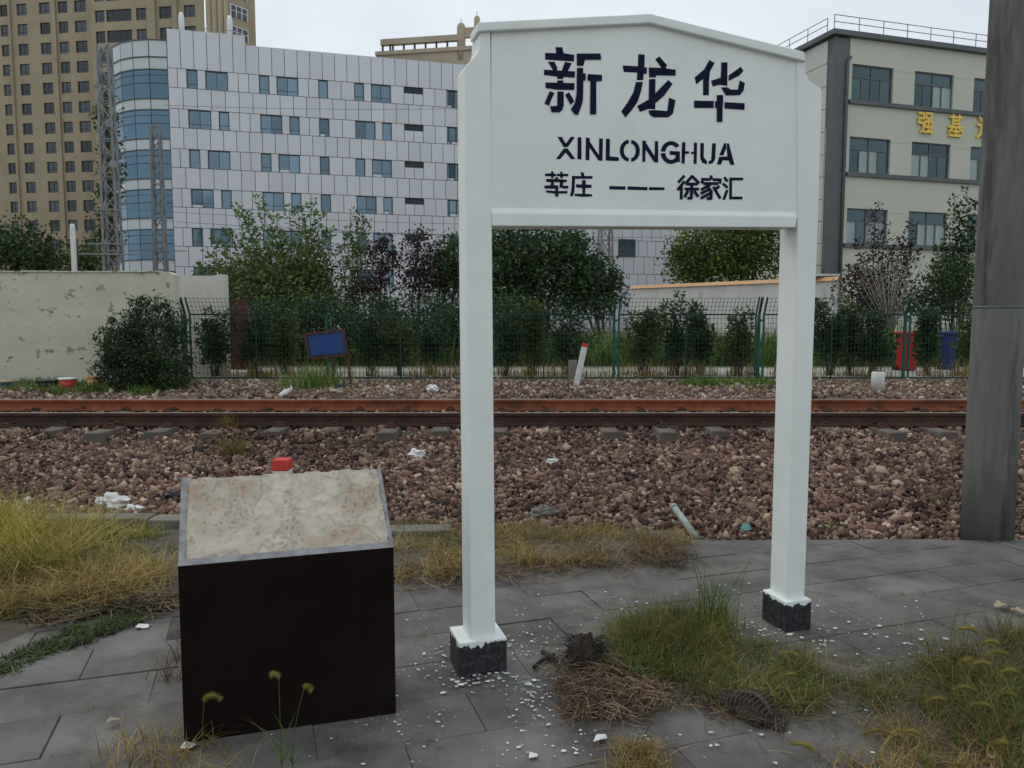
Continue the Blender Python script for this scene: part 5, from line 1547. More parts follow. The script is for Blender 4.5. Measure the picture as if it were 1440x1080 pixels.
def strands(name, label, xyz, L_, w, m, zmax=0.03):
    """dead stalks lying flat, slightly bowed"""
    n = len(xyz); a = RNG.uniform(0, 2 * np.pi, n); l = L_ * RNG.uniform(0.3, 1.1, n)
    d = np.stack([np.cos(a), np.sin(a), RNG.normal(0, 0.12, n)], 1); sd_ = np.stack([-np.sin(a), np.cos(a), np.zeros(n)], 1)
    bow = RNG.normal(0, 0.16, n)[:, None]; z0 = RNG.uniform(0.004, zmax, n)
    V = []
    for t in (-0.5, -0.17, 0.17, 0.5):
        c = xyz + d * (l * t)[:, None] + sd_ * bow * (l * (0.25 - t * t))[:, None]
        c[:, 2] = np.maximum(c[:, 2] + z0, 0.004); V += [c - sd_ * w / 2, c + sd_ * w / 2 + np.array([0, 0, w * 0.5])]
    V = np.stack(V, 1); base = (np.arange(n) * 8)[:, None, None]
    F = (base + np.array([[0, 1, 3, 2], [2, 3, 5, 4], [4, 5, 7, 6]])[None]).reshape(-1, 4)
    return tag(link(name, np_mesh(name, V.reshape(-1, 3), F), M[m]), label, 'straw', kind='stuff')
def in_poly(poly, n):
    xs_ = [p[0] for p in poly]; ys_ = [p[1] for p in poly]; out = []
    while len(out) < n:
        x = random.uniform(min(xs_), max(xs_)); y = random.uniform(min(ys_), max(ys_)); c = False
        for i in range(len(poly)):
            (x1, y1), (x2, y2) = poly[i], poly[i - 1]
            if (y1 > y) != (y2 > y) and x < (x2 - x1) * (y - y1) / (y2 - y1) + x1: c = not c
        if c: out.append((x, y))
    return np.array(out)
def gpoly(pix, z=0.0): return [tuple(onground(px, py, z)[:2]) for px, py in pix]
def clumped(poly, n, nc, sd):
    c = in_poly(poly, nc); k = RNG.integers(0, nc, n)
    return c[k] + RNG.normal(size=(n, 2)) * sd
def z3(xy, z): return np.column_stack([xy, np.full(len(xy), z) if np.isscalar(z) else z])

xy = in_poly([(-7, 20.4), (14, 20.2), (16, 24.5), (-8, 24.5)], 20000)
grass('yard_weeds', 'tall green weeds growing beyond the concrete yard', z3(xy, 0.2), np.full(len(xy), 1.0) * (0.5 + 0.7 * RNG.random(len(xy))), 0.045, 'grass_green', 0.5)
xy = clumped([(-6.5, 16.5), (11, 16.5), (11, 17.6), (-6.5, 17.6)], 2600, 120, 0.12)
grass('fence_weeds', 'thin stalks and weeds along the foot of the fence', z3(xy, 0.19), np.full(len(xy), 0.42), 0.014, 'grass_dry', 0.35)
xy = clumped([(at(955, 540, 15.5).x, 14.6), (at(1075, 540, 15.5).x, 14.6), (at(1080, 540, 15.5).x, 15.9), (at(960, 540, 15.5).x, 15.9)], 1800, 22, 0.14)
grass('fence_weeds', 'low green weed patch before the twin fence posts', z3(xy, 0.16), np.full(len(xy), 0.17), 0.03, 'grass_green', 0.8)
xy = clumped([(-6.5, 13.2), (10.5, 13.2), (10.5, 16.1), (-6.5, 16.1)], 2600, 130, 0.12)
grass('track_weeds', 'thin dry weeds over the rubble before the fence', z3(xy, 0.15), np.full(len(xy), 0.13), 0.012, 'grass_dry', 1.0)
xy = clumped([(-9.5, 13.4), (-6.4, 13.4), (-6.4, 15.3), (-9.5, 15.3)], 2600, 40, 0.15)
grass('wall_weeds', 'green weeds along the foot of the plaster wall', z3(xy, 0.14), np.full(len(xy), 0.22), 0.025, 'grass_green', 0.8)

# ------------------------------------------------------------------ foreground grass
def vz(xy): return np.full(len(xy), 0.015)
pl1 = gpoly([(-40, 745), (230, 760), (225, 845), (90, 858), (-60, 870)])
xy = clumped(pl1, 2900, 75, 0.05)
grass('tall_grass', 'tall yellow green grass left of the dark plinth', z3(xy, 0.0), 0.11 + 0.20 * np.clip((-2.2 - xy[:, 0]) / 1.2, 0, 1), 0.0075, 'grass_yellow', 0.8)
pl1b = gpoly([(-60, 748), (130, 752), (120, 820), (-60, 830)])
xy = clumped(pl1b, 1500, 30, 0.05)
grass('tall_grass', 'taller bright grass clumps at the very left edge', z3(xy, 0.0), np.full(len(xy), 0.36), 0.0075, 'grass_yellow', 0.8)
xy = clumped(gpoly([(-60, 800), (240, 812), (230, 850), (-60, 872)]), 2600, 60, 0.06)
grass('dry_stalks', 'bent dry stalks at the front of the left grass', z3(xy, 0.0), np.full(len(xy), 0.18), 0.006, 'grass_dry', 1.4)
xy = clumped(gpoly([(130, 748), (255, 748), (255, 785), (150, 790)]), 800, 24, 0.06)
grass('short_grass', 'short green grass by the kerb left of the plinth', z3(xy, 0.0), np.full(len(xy), 0.07), 0.008, 'grass_green', 0.8)
pl2 = gpoly([(548, 752), (950, 752), (955, 778), (800, 798), (560, 822)])
xy = clumped(pl2, 4200, 85, 0.06)
grass('dry_grass', 'dry brown grass strip behind the near sign post', z3(xy, 0.0), np.full(len(xy), 0.105), 0.006, 'grass_dry', 1.1)
xy = clumped(gpoly([(560, 745), (900, 740), (930, 765), (700, 775), (560, 780)]), 1500, 36, 0.06)
grass('olive_grass', 'olive grass along the edge of the ballast', z3(xy, -0.01), np.full(len(xy), 0.125), 0.006, 'grass_olive', 0.8)
xy = clumped(gpoly([(900, 772), (962, 775), (955, 795), (880, 792)]), 700, 12, 0.04)
grass('straw_tuft', 'tuft of red brown straw at the corner of the paving', z3(xy, 0.0), np.full(len(xy), 0.09), 0.005, 'straw', 1.2)
# moss strips on the left
xy = clumped(gpoly([(-40, 945), (100, 888), (205, 858), (190, 878), (60, 925), (-40, 965)]), 3200, 90, 0.02)
grass('moss_strip', 'low mossy weeds in the joint at the left edge', z3(xy, 0.002), np.full(len(xy), 0.030), 0.010, 'moss', 1.0)
xy = clumped(gpoly([(-40, 862), (150, 852), (255, 842), (250, 858), (100, 872), (-40, 880)]), 2600, 60, 0.03)
grass('moss_strip', 'mossy weeds edging the soil under the tall grass', z3(xy, 0.004), np.full(len(xy), 0.04), 0.010, 'moss', 1.0)
# clump between the posts
pl3 = gpoly([(868, 880), (920, 868), (1010, 872), (1035, 905), (1120, 918), (1145, 950), (1135, 1000), (1060, 1005), (1000, 985), (900, 960), (860, 920)])
xy = clumped(pl3, 4600, 110, 0.045)
hh_ = np.full(len(xy), 0.095)
grass('weed_clump', 'matted olive weeds between the sign posts', z3(xy, 0.0), hh_, 0.0042, 'grass_weed', 1.0)
xy = clumped(gpoly([(900, 875), (1005, 870), (1030, 915), (900, 935)]), 1500, 40, 0.04)
grass('weed_clump', 'taller grass at the back of the weed clump between the posts', z3(xy, 0.0), np.full(len(xy), 0.165), 0.004, 'grass_weed', 0.6)
xy = clumped(gpoly([(975, 880), (1015, 878), (1018, 892), (985, 895)]), 90, 7, 0.03)
grass('green_stalks', 'upright green grass stalks in the weed clump', z3(xy, 0.0), np.full(len(xy), 0.36), 0.0055, 'grass_green', 0.22)
xy = clumped(gpoly([(880, 925), (960, 922), (965, 950), (890, 955)]), 600, 14, 0.03)
grass('green_tuft', 'bright green tuft at the front of the weed clump', z3(xy, 0.0), np.full(len(xy), 0.07), 0.009, 'grass_green', 0.8)
pl4 = gpoly([(1130, 955), (1250, 945), (1330, 930), (1450, 900), (1470, 1040), (1330, 1010), (1200, 1000), (1130, 995)])
xy = clumped(pl4, 2700, 70, 0.05)
grass('weed_mat', 'low green and brown weeds over the paving at the right', z3(xy, 0.0), np.full(len(xy), 0.075), 0.0042, 'grass_weed', 1.1)
xy = clumped(gpoly([(1320, 905), (1480, 890), (1500, 1080), (1360, 1080)]), 1500, 34, 0.06)
grass('foxtail_leaves', 'loose green grass leaves under the foxtails at right', z3(xy, 0.0), np.full(len(xy), 0.16), 0.005, 'grass_olive', 0.9)
xy = clumped(gpoly([(1180, 1030), (1440, 1010), (1460, 1110), (1200, 1110)]), 1500, 40, 0.05)
grass('weed_mat', 'sparse weeds at the bottom right corner', z3(xy, 0.0), np.full(len(xy), 0.07), 0.004, 'grass_dry', 1.1)
xy = clumped(gpoly([(160, 1040), (300, 1035), (330, 1110), (150, 1110)]), 320, 30, 0.05)
grass('front_grass', 'dry grass before the left corner of the plinth', z3(xy, 0.0), np.full(len(xy), 0.10), 0.004, 'grass_dry', 0.9)
xy = clumped(gpoly([(215, 925), (262, 925), (262, 960), (225, 960)]), 90, 4, 0.03)
grass('dry_stalks', 'few dry stalks at the left side of the plinth', z3(xy, 0.0), np.full(len(xy), 0.13), 0.004, 'straw', 1.1)
xy = clumped(gpoly([(870, 1030), (950, 1030), (960, 1090), (860, 1090)]), 700, 18, 0.03)
grass('front_grass', 'thin brown grass in the paving joints at bottom centre', z3(xy, 0.0), np.full(len(xy), 0.05), 0.004, 'grass_dry', 1.1)
# joint grass here and there
jp = []
for r in range(1, 12):
    for _ in range(26):
        u = random.uniform(-2.4, 4.2); x, y = pav_xy(u, -r * SH)
        if 2.2 < y < 5.0 and abs(x) < 0.75 * y and random.random() < 0.5:
            for q in range(random.randint(4, 18)): jp.append((x + random.gauss(0, 0.06) * PA.x, y + random.gauss(0, 0.02), 0.0))
grass('joint_weeds', 'tiny weeds in the paving joints', np.array(jp), np.full(len(jp), 0.022), 0.004, 'grass_olive', 1.0)
# straw heap
pl5 = gpoly([(790, 935), (880, 930), (930, 985), (900, 1005), (810, 1010), (785, 980)])
xy = clumped(pl5, 2300, 60, 0.045)
strands('straw_heap', 'flattened heap of dead brown straw right of the near sign post', z3(xy, 0.0), 0.11, 0.0032, 'straw', 0.035)
xy = clumped(gpoly([(560, 800), (960, 775), (960, 800), (800, 812), (560, 835)]), 1500, 60, 0.07)
strands('loose_straw', 'loose dead straw along the ragged edge of the dry grass', z3(xy, 0.006), 0.12, 0.003, 'straw', 0.02)
xy = clumped(gpoly([(-40, 845), (250, 830), (255, 862), (-40, 885)]), 1100, 40, 0.06)
strands('loose_straw', 'loose dead straw below the tall grass at the left', z3(xy, 0.012), 0.14, 0.003, 'straw', 0.03)
xy = clumped(gpoly([(900, 950), (1140, 960), (1180, 1010), (1000, 1020), (900, 980)]), 700, 40, 0.05)
strands('loose_straw', 'dead straw trodden into the front of the weed clump', z3(xy, 0.0), 0.10, 0.0028, 'straw', 0.03)
xy = clumped(gpoly([(1140, 940), (1440, 920), (1440, 1080), (1100, 1080)]), 700, 60, 0.06)
strands('loose_straw', 'scattered dead stalks over the paving at the right', z3(xy, 0.0), 0.10, 0.0022, 'straw', 0.02)

# foxtails: each a stem, two leaves and an arching bristly head
def foxtail(x, y, h, az, lean, hl, label):
    e = empty('foxtail', (x, y, 0), 0, label, 'grass', 'foxtail grasses')
    d = Vector((math.cos(az), math.sin(az), 0)); pts = []
    for k in range(9):
        t = k / 8; pts.append(d * (lean * h * t * t) + Vector((0, 0, h * (t - 0.15 * lean * t * t))))
    s = MB(); s.tube(pts, [0.0016 * (1 - 0.4 * k / 8) for k in range(9)], 5); s.build('stem', M['grass_green'], e, recalc=False)
    tdir = (pts[-1] - pts[-2]).normalized(); p = pts[-1]; hp_ = [p]
    for k in range(10):
        tdir = (tdir + d * 0.13 + Vector((0, 0, -0.17))).normalized(); p = p + tdir * hl / 10; hp_.append(p)
    s = MB(); s.tube(hp_, [q * 1.05 for q in (0.0022, 0.0040, 0.0052, 0.0056, 0.0057, 0.0055, 0.0052, 0.0047, 0.004, 0.003, 0.0012)], 7)
    rr = random.Random(int(x * 1e4))
    for k in range(900):
        i = rr.randrange(0, 10); c = hp_[i].lerp(hp_[i + 1], rr.random()); tg = (hp_[i + 1] - hp_[i]).normalized()
        a = rr.uniform(0, 6.28); u = tg.orthogonal().normalized(); w = tg.cross(u); n_ = u * math.cos(a) + w * math.sin(a)
        tip = c + n_ * rr.uniform(0.008, 0.016) + tg * 0.010; sd_ = tg.cross(n_) * 0.0008
        s.add([c + sd_, c - sd_, tip], [(0, 1, 2)])
    s.build('seed_head', M['seed'], e, recalc=False)
    roots = np.tile(np.array([[0, 0, 0.02]]), (4, 1)); 
    grass('leaf', None, roots, np.full(4, h * 0.6), 0.006, 'grass_green', 0.7, parent=e)
FT = [  # px,py of the bend of the head, ground px,py, label
    (1377, 890, 1392, 1010, 'foxtail leaning left under the dry leaf, topmost head'), (1420, 925, 1430, 1030, 'foxtail with arched head second from top at the right edge'),
    (1392, 935, 1408, 1045, 'foxtail with round hooked head near the right edge'), (1432, 985, 1436, 1075, 'foxtail with thick drooping head at the right edge'),
    (1250, 1028, 1300, 1085, 'foxtail arching low left at the bottom right'), (1298, 1038, 1305, 1095, 'foxtail pointing right at the bottom right'),
    (1145, 1060, 1150, 1120, 'small foxtail at the bottom right of centre'), (1375, 975, 1385, 1060, 'foxtail short and pale amid the right weeds'),
    (1125, 925, 1140, 990, 'drooping foxtail in front of the far sign post'), (1118, 948, 1130, 1000, 'second drooping foxtail in front of the far sign post'),
    (392, 955, 396, 1085, 'left one of two foxtails before the plinth'), (431, 962, 412, 1085, 'right one of two foxtails before the plinth'),
    (288, 986, 285, 1060, 'foxtail with flat hanging head at the plinth corner'), (1400, 1000, 1412, 1085, 'foxtail low at the bottom right edge'),
    (1405, 905, 1420, 1000, 'tall foxtail just left of the right edge under the leaf'), (1330, 985, 1345, 1060, 'lone foxtail left of the right-hand clump'),
    (1428, 945, 1440, 1040, 'foxtail bending left at the very right edge'), (1362, 925, 1378, 1010, 'foxtail with upright stem at the left of the right clump'), (1415, 1045, 1425, 1110, 'lowest foxtail in the bottom right corner')]
for k, (hx, hy, gx_, gy_, lb) in enumerate(FT):
    g_ = onground(gx_, gy_); t_ = at(hx, hy, g_.y)
    h = max(0.07, t_.z)
    small = k in (10, 11)
    foxtail(g_.x, g_.y, h, (math.pi if hx < gx_ else 0) + random.uniform(-0.4, 0.4), min(0.9, abs(t_.x - g_.x) / h), 0.028 if small else random.uniform(0.06, 0.085), lb)

# plants on the ballast
def tuft(px, py, n, h, w, m, label, zoff=0.02, lean=0.8, sd=0.05):
    g_ = None
    for Y in np.arange(5.2, 13, 0.02):
        p = at(px, py, Y)
        if p.z <= gz(Y) + zoff: g_ = p; break
    if g_ is None: g_ = at(px, py, 8)
    xy = RNG.normal(size=(n, 2)) * sd + np.array([g_.x, g_.y])
    return grass('weed_tuft', label, z3(xy, g_.z), np.full(n, h), w, m, lean, kind=None, cat='weed')
tuft(1311, 712, 110, 0.075, 0.014, 'grass_green', 'bright green weed on the ballast left of the concrete pole')
tuft(1160, 748, 110, 0.07, 0.012, 'grass_green', 'yellow green weed at the platform edge right of the sign')
tuft(330, 640, 260, 0.22, 0.008, 'grass_olive', 'sparse olive weed below the near rail at the left', sd=0.10, lean=0.6)
tuft(322, 606, 120, 0.26, 0.006, 'grass_dry', 'thin dry weed against the near rail', sd=0.06, lean=0.4)
tuft(438, 545, 160, 0.26, 0.02, 'grass_green', 'bushy weed before the fence left of the blue board', sd=0.16, lean=0.4)
tuft(190, 640, 60, 0.06, 0.01, 'grass_olive', 'small weed on the ballast at the left', sd=0.06)

# ------------------------------------------------------------------ small things
def sit(px, py, y0=5.15, y1=16.2, zo=0.03):
    for Y in np.arange(y0, y1, 0.02):
        p = at(px, py, Y)
        if p.z <= gz(Y) + zo: return p
    return at(px, py, y1)

def marker(base, h, w, caph, label, lean=(0, 0), rot=0.2, cap='red_cap'):
    e = empty('marker_post', base, 0, label, 'post', 'small marker posts')
    e.rotation_euler = (lean[0], lean[1], rot)
    s = MB(); s.box(-w / 2, w / 2, -w / 2, w / 2, -0.05, h - caph); s.build('shaft', M['post_white'], e, bevel=0.006)
    s = MB(); s.box(-w / 2 - 0.001, w / 2 + 0.001, -w / 2 - 0.001, w / 2 + 0.001, h - caph + 0.0005, h); s.build('cap', M[cap], e, bevel=0.010, seg=3)
pm = at(397, 645, 5.62)
marker((pm.x, 5.62, -0.05), pm.z + 0.05, 0.118, 0.082, 'short white marker post with red top right behind the dark plinth', rot=0.0)
g_ = sit(810, 543); tp = at(823, 483, g_.y)
marker(g_, math.hypot(tp.x - g_.x, tp.z - g_.z), 0.105, 0.07, 'white marker post with red top leaning right before the fence', (0, math.atan2(tp.x - g_.x, tp.z - g_.z)), 0.0)
g_ = sit(1234, 549); tp = at(1234, 523, g_.y)
e = empty('concrete_stub', g_, 0.3, 'short pale round concrete stub before the red bin', 'post')
s = MB(); hh = tp.z - g_.z
s.tube([(0, 0, -0.05), (0, 0, hh - 0.02), (0, 0, hh)], [0.115, 0.115, 0.10], 14); s.build('shaft', M['post_white'], e)
s = MB(); s.tube([(0, 0, hh + 0.001), (0, 0, hh + 0.012)], [0.06, 0.05], 12); s.build('cap', M['kerb'], e)
# stone behind the leaning marker
g_ = sit(806, 536, zo=0.0); s = MB(); s.box(-0.09, 0.09, -0.06, 0.06, -0.05, at(806, 507, g_.y).z - g_.z)
tag(s.build('stone_block', M['kerb'], None, (g_.x, g_.y + 0.2, g_.z), bevel=0.015), 'grey stone block behind the leaning marker post', 'stone')

# blue board in a rusty frame
YB_ = 15.2
bb = empty('blue_board', (at(460, 540, YB_).x, YB_, 0.16), 0, 'tilted blue board in a rusty frame leaning before the fence', 'board')
bo = bb.location
def bp3(px, py): p = at(px, py, YB_); return (p.x - bo.x, p.z - bo.z)
s = MB(); s.prism([bp3(433, 472), bp3(482, 467), bp3(487, 496), bp3(437, 501)], -0.012, 0.012); s.build('panel', M['blue_board'], bb)
s = MB()
for a, b in (((429, 470), (483, 464)), ((483, 464), (489, 499)), ((489, 499), (436, 504)), ((436, 504), (429, 470))):
    p, q = bp3(*a), bp3(*b); s.bar((p[0], -0.02, p[1]), (q[0], -0.02, q[1]), 0.04, 0.04)
s.build('frame', M['rusty_frame'], bb)
for a, b in (((487, 497), (494, 540)), ((469, 502), (470, 540))):
    p, q = bp3(*a), bp3(*b); s = MB(); s.bar((p[0], 0.05, p[1]), (q[0], 0.0, q[1]), 0.04); s.build('leg', M['rusty_frame'], bb)

# wheelie bins behind the fence
def bin_(px, Y, m, label, wpx, pyt, pyb):
    b0 = at(px, pyb, Y); hgt = at(px, pyt, Y).z - b0.z; w = wpx * Y / FPX
    e = empty('wheelie_bin', b0, 0.15, label, 'bin', 'wheelie bins behind the fence')
    s = MB(); k = 0.80
    s.add([(-w / 2 * k, -w / 2 * k, 0.06), (w / 2 * k, -w / 2 * k, 0.06), (w / 2 * k, w / 2 * k, 0.06), (-w / 2 * k, w / 2 * k, 0.06),
           (-w / 2, -w / 2, hgt * 0.9), (w / 2, -w / 2, hgt * 0.9), (w / 2, w / 2, hgt * 0.9), (-w / 2, w / 2, hgt * 0.9)],
          [(0, 3, 2, 1), (4, 5, 6, 7), (0, 1, 5, 4), (1, 2, 6, 5), (2, 3, 7, 6), (3, 0, 4, 7)])
    s.build('body', M[m], e, bevel=0.03)
    s = MB(); s.box(-w / 2 - 0.03, w / 2 + 0.03, -w / 2 - 0.04, w / 2 + 0.05, hgt * 0.905, hgt); s.build('lid', M[m], e, bevel=0.035, seg=3)
    for sx in (-1, 1):
        s = MB(); s.tube([(sx * (w / 2 * k - 0.02), w / 2 * k, 0.09), (sx * (w / 2 * k + 0.05), w / 2 * k, 0.09)], 0.09, 14); s.build('wheel', M['black_plastic'], e)
    s = MB(); s.tube([(-w / 2, w / 2 + 0.07, hgt * 0.93), (w / 2, w / 2 + 0.07, hgt * 0.93)], 0.018, 8); s.build('handle', M[m], e)
bin_(1274, 18.9, 'red_plastic', 'red wheelie bin behind the fence at right', 23, 466, 524)
bin_(1333, 19.2, 'blue_plastic', 'blue wheelie bin behind the fence beside the pole', 16, 466, 524)
bin_(1352, 20.4, 'black_plastic', 'dark bin half hidden beside the blue one', 14, 468, 522)

# pots and buckets below the wall
def pot(px, py, wpx, hpx, m, label, Y=14.1, rimm=None):
    b0 = at(px, py, Y); r = wpx * Y / FPX / 2; h = hpx * Y / FPX
    e = empty('plant_pot', (b0.x, b0.y, b0.z), 0, label, 'pot', 'pots below the plaster wall')
    s = MB(); s.tube([(0, 0, 0), (0, 0, h * 0.85)], [r * 0.75, r], 18); s.build('body', M[m], e)
    s = MB(); s.tube([(0, 0, h * 0.86), (0, 0, h)], [r * 1.08, r * 1.08], 18); s.build('rim', M[rimm or m], e)
pot(5, 552, 24, 17, 'blue_plastic', 'blue bucket at the far left below the wall', rimm='leaf_dry')
pot(67, 549, 27, 15, 'black_plastic', 'black tub below the plaster wall')
pot(96, 549, 22, 18, 'red_cap', 'red pot with a white rim below the wall', rimm='litter_white')
pot(133, 549, 18, 20, 'coping_tile', 'terracotta pot beside the dark bush')

# crumpled plastic and paper litter
def crumple(px, py, wpx, hpx, m, label, name='plastic_bag', cat='litter', on=None, seed=0):
    p = on or sit(px, py)
    k = (p - EYE).dot(FWD) / FPX
    me = bpy.data.meshes.new(name); bm = bmesh.new()
    bmesh.ops.create_icosphere(bm, subdivisions=3, radius=1.0)
    for v in bm.verts:
        n_ = mnoise.fractal(v.co * 1.7 + Vector((seed * 3.7, px * 0.13, 0)), 1.0, 2.0, 4)
        r_ = 1 + 0.75 * n_ + 0.25 * abs(mnoise.noise(v.co * 6 + Vector((seed, 0, 0))))
        v.co = Vector((v.co.x * wpx / 2 * k, v.co.y * wpx / 2 * k * 0.7, v.co.z * hpx / 2 * k)) * r_
        v.co.z = max(v.co.z, -hpx * 0.35 * k)
    bm.to_mesh(me); bm.free()
    o = link(name, me, M[m], None, (p.x, p.y, p.z + hpx * 0.3 * k))
    return tag(o, label, cat, 'litter lying about')
crumple(158, 712, 38, 20, 'litter_white', 'large crumpled white bag by the kerb at the left', seed=1)
crumple(187, 719, 20, 10, 'litter_white', 'smaller white scrap right of the crumpled bag', 'paper_scrap', seed=2)
crumple(240, 703, 24, 15, 'black_plastic', 'black plastic bag against the back of the plinth', seed=3)
crumple(587, 646, 24, 17, 'litter_white', 'crumpled white bag on the ballast left of the sign post', seed=4)
crumple(776, 651, 15, 8, 'litter_white', 'small white scrap on the ballast under the sign', 'paper_scrap', seed=5)
crumple(38, 708, 14, 9, 'litter_white', 'white scrap at the far left among grass tips', 'paper_scrap', seed=6)
crumple(607, 550, 16, 10, 'litter_white', 'white paper beyond the far rail left of the sign', 'paper_scrap', seed=7)
crumple(478, 547, 9, 8, 'blue_plastic', 'tiny blue plastic scrap beyond the rail', seed=8)
crumple(460, 553, 22, 10, 'leaf_dry', 'beige rag on the rubble below the blue board', 'rag', seed=9)
crumple(845, 702, 20, 24, 'stone', 'single larger reddish stone lump at the grass edge under the sign', 'large_stone', 'stone', seed=10)
crumple(762, 728, 34, 20, 'kerb', 'purple grey stone lump on the ballast edge', 'large_stone', 'stone', seed=11)
g_ = sit(391, 560); p1 = at(391, 559, g_.y); p2 = at(411, 545, g_.y + 0.2)
s = MB(); s.tube([Vector((0, 0, 0)), (p2 - p1) * 0.5, p2 - p1], [0.035, 0.05, 0.03], 9)
tag(s.build('plastic_tube', M['litter_white'], None, p1), 'white plastic tube lying on the rubble beyond the rail', 'litter')
# leaning grey pipe at the paving corner
p1 = onground(980, 757, -0.02); p2 = at(947, 712, p1.y + 0.42)
s = MB(); dv = p2 - p1; s.tube([Vector((0, 0, 0)), dv * 0.5, dv], 0.024, 14)
pp = s.build('pipe', M['pipe_grey'], None, p1, recalc=False); tag(pp, 'short grey pipe stuck out of the ballast at the paving corner', 'pipe')
s = MB(); s.tube([dv * 0.93, dv * 1.005], 0.028, 14); s.build('pipe_collar', M['pipe_grey'], pp)
# teal plastic shard
p1 = sit(1048, 752, zo=0.02); k = p1.y / FPX
s = MB(); s.prism([(-10 * k, -2 * k), (-2 * k, -6 * k), (8 * k, -4 * k), (8 * k, 5 * k), (-1 * k, 6 * k)], -0.004, 0.004)
o = s.build('plastic_shard', M['teal_plastic'], None, (p1.x, p1.y, p1.z + 0.055)); o.rotation_euler = (-0.7, 0.1, 0.3); tag(o, 'teal plastic shard on the ballast by the far sign post', 'litter')
# dry leaf
def curl_leaf(px, py, L_, label, rz):
    p = onground(px, py); V = []; F = []
    for i in range(13):
        for j in range(7):
            u = i / 12; v = j / 6 - 0.5
            w = math.sin(u * math.pi) ** 0.7 * (1 + 0.25 * math.sin(u * 19))
            V.append(((u - 0.5) * L_, v * w * L_ * 0.62, 0.012 + abs(v) ** 1.5 * 0.10 * w * L_ * 1.6 + 0.10 * L_ * math.sin(u * 5)))
    for i in range(12):
        for j in range(6):
            a = i * 7 + j; F.append((a, a + 7, a + 8, a + 1))
    o = link('dry_leaf', np_mesh('dry_leaf', np.array(V), np.array(F), True), M['leaf_dry'], None, (p.x, p.y, 0.01), (0, 0, rz))
    tag(o, label, 'leaf')
curl_leaf(1412, 858, 0.115, 'large curled dry leaf on the paving at the right edge', 0.2)
curl_leaf(1434, 866, 0.085, 'smaller dry leaf at the very right edge', -0.5)
curl_leaf(1395, 1072, 0.05, 'tiny dry leaf at the bottom right', 0.7)
curl_leaf(160, 1020, 0.05, 'tan dry leaf on the paving at the bottom left', 0.9)
# white scraps lying flat
def flat_scrap(px, py, pts, label, m='litter_white', z=0.008):
    p = onground(px, py); k = p.y / FPX
    s = MB(); n = len(pts)
    s.add([(a * k, b * k * 2.2, z + 0.006 * math.sin(i * 2.1)) for i, (a, b) in enumerate(pts)] + [(a * k, b * k * 2.2, z + 0.003 + 0.006 * math.sin(i * 2.1)) for i, (a, b) in enumerate(pts)],
          [list(range(n))[::-1], list(range(n, 2 * n))] + [(i, (i + 1) % n, n + (i + 1) % n, n + i) for i in range(n)])
    tag(s.build('paper_scrap', M[m], None, (p.x, p.y, 0)), label, 'litter', 'flat scraps on the paving')
flat_scrap(202, 883, [(-10, -2), (-3, -4), (2, -2), (10, -2), (6, 1), (9, 4), (-1, 3), (-9, 2)], 'white torn scrap on the paving left of the plinth')
flat_scrap(264, 1052, [(-9, -4), (8, -5), (10, 3), (-8, 5)], 'small white chip under the left corner of the plinth')
flat_scrap(58, 864, [(-6, -1), (5, -2), (6, 2), (-4, 2)], 'small white scrap on soil at the far left')
flat_scrap(845, 1042, [(-12, -4), (-2, -3), (10, 2), (8, 5), (-6, 3)], 'biggest white paint scrap at the bottom centre')
flat_scrap(750, 1066, [(-7, -3), (6, -3), (7, 3), (-5, 4)], 'white paint scrap at the bottom edge')

# paint flakes scattered round the posts (too many to count)
fv = []; ff = []
def flakes(cx, cy, sd, n, smin, smax, aniso=1.0):
    for _ in range(n):
        x = cx + random.gauss(0, sd) * aniso; y = cy + random.gauss(0, sd * 0.8)
        if y > 5.0 or y < 2.2: continue
        if mnoise.noise((x * 4.5, y * 4.5, 0)) + 0.5 * mnoise.noise((x * 13, y * 13, 2)) < random.uniform(-0.35, 0.35): continue
        r_ = smin * 0.7 + (smax * 1.0 - smin) * random.random() ** 5.5
        m_ = random.randint(4, 6); b0 = len(fv); a0 = random.uniform(0, 6.28)
        t1, t2 = random.gauss(0, 0.12), random.gauss(0, 0.12)
        for k in range(m_):
            a = a0 + 6.283 * k / m_; q = r_ * random.uniform(0.5, 1.2)
            dx, dy = math.cos(a) * q * 1.3, math.sin(a) * q
            fv.append((x + dx, y + dy, 0.007 + random.uniform(0, 0.002) + abs(dx * t1 + dy * t2)))
        ff.append(list(range(b0, b0 + m_)))
LPx, RPx = SF.w(0.1, 0.1, 0), SF.w(pB.x * 0 + (pB - pA).length + 0.05, 0.1, 0)
flakes(LPx.x, LPx.y - 0.05, 0.33, 1900, 0.0014, 0.009)
flakes(LPx.x + 0.05, LPx.y - 0.14, 0.06, 420, 0.002, 0.013, 1.6)
flakes(RPx.x + 0.1, RPx.y - 0.1, 0.42, 1400, 0.0014, 0.011)
flakes(RPx.x + 0.35, RPx.y - 0.35, 0.25, 220, 0.002, 0.015)
flakes((LPx.x + RPx.x) / 2, LPx.y + 0.15, 0.45, 1900, 0.0014, 0.008)
flakes(LPx.x + 0.45, LPx.y - 0.25, 0.25, 650, 0.0014, 0.011)
flakes(LPx.x + 0.1, LPx.y - 0.5, 0.32, 480, 0.0013, 0.009)
flakes(0.9, 2.75, 0.35, 160, 0.0015, 0.012)
s = MB(); s.v = fv; s.f = ff; s.sm = [False] * len(ff)
tag(s.build('paint_flakes', M['flake'], None, recalc=False), 'chips of white paint scattered on the paving round the sign posts', 'paint chips', kind='stuff')

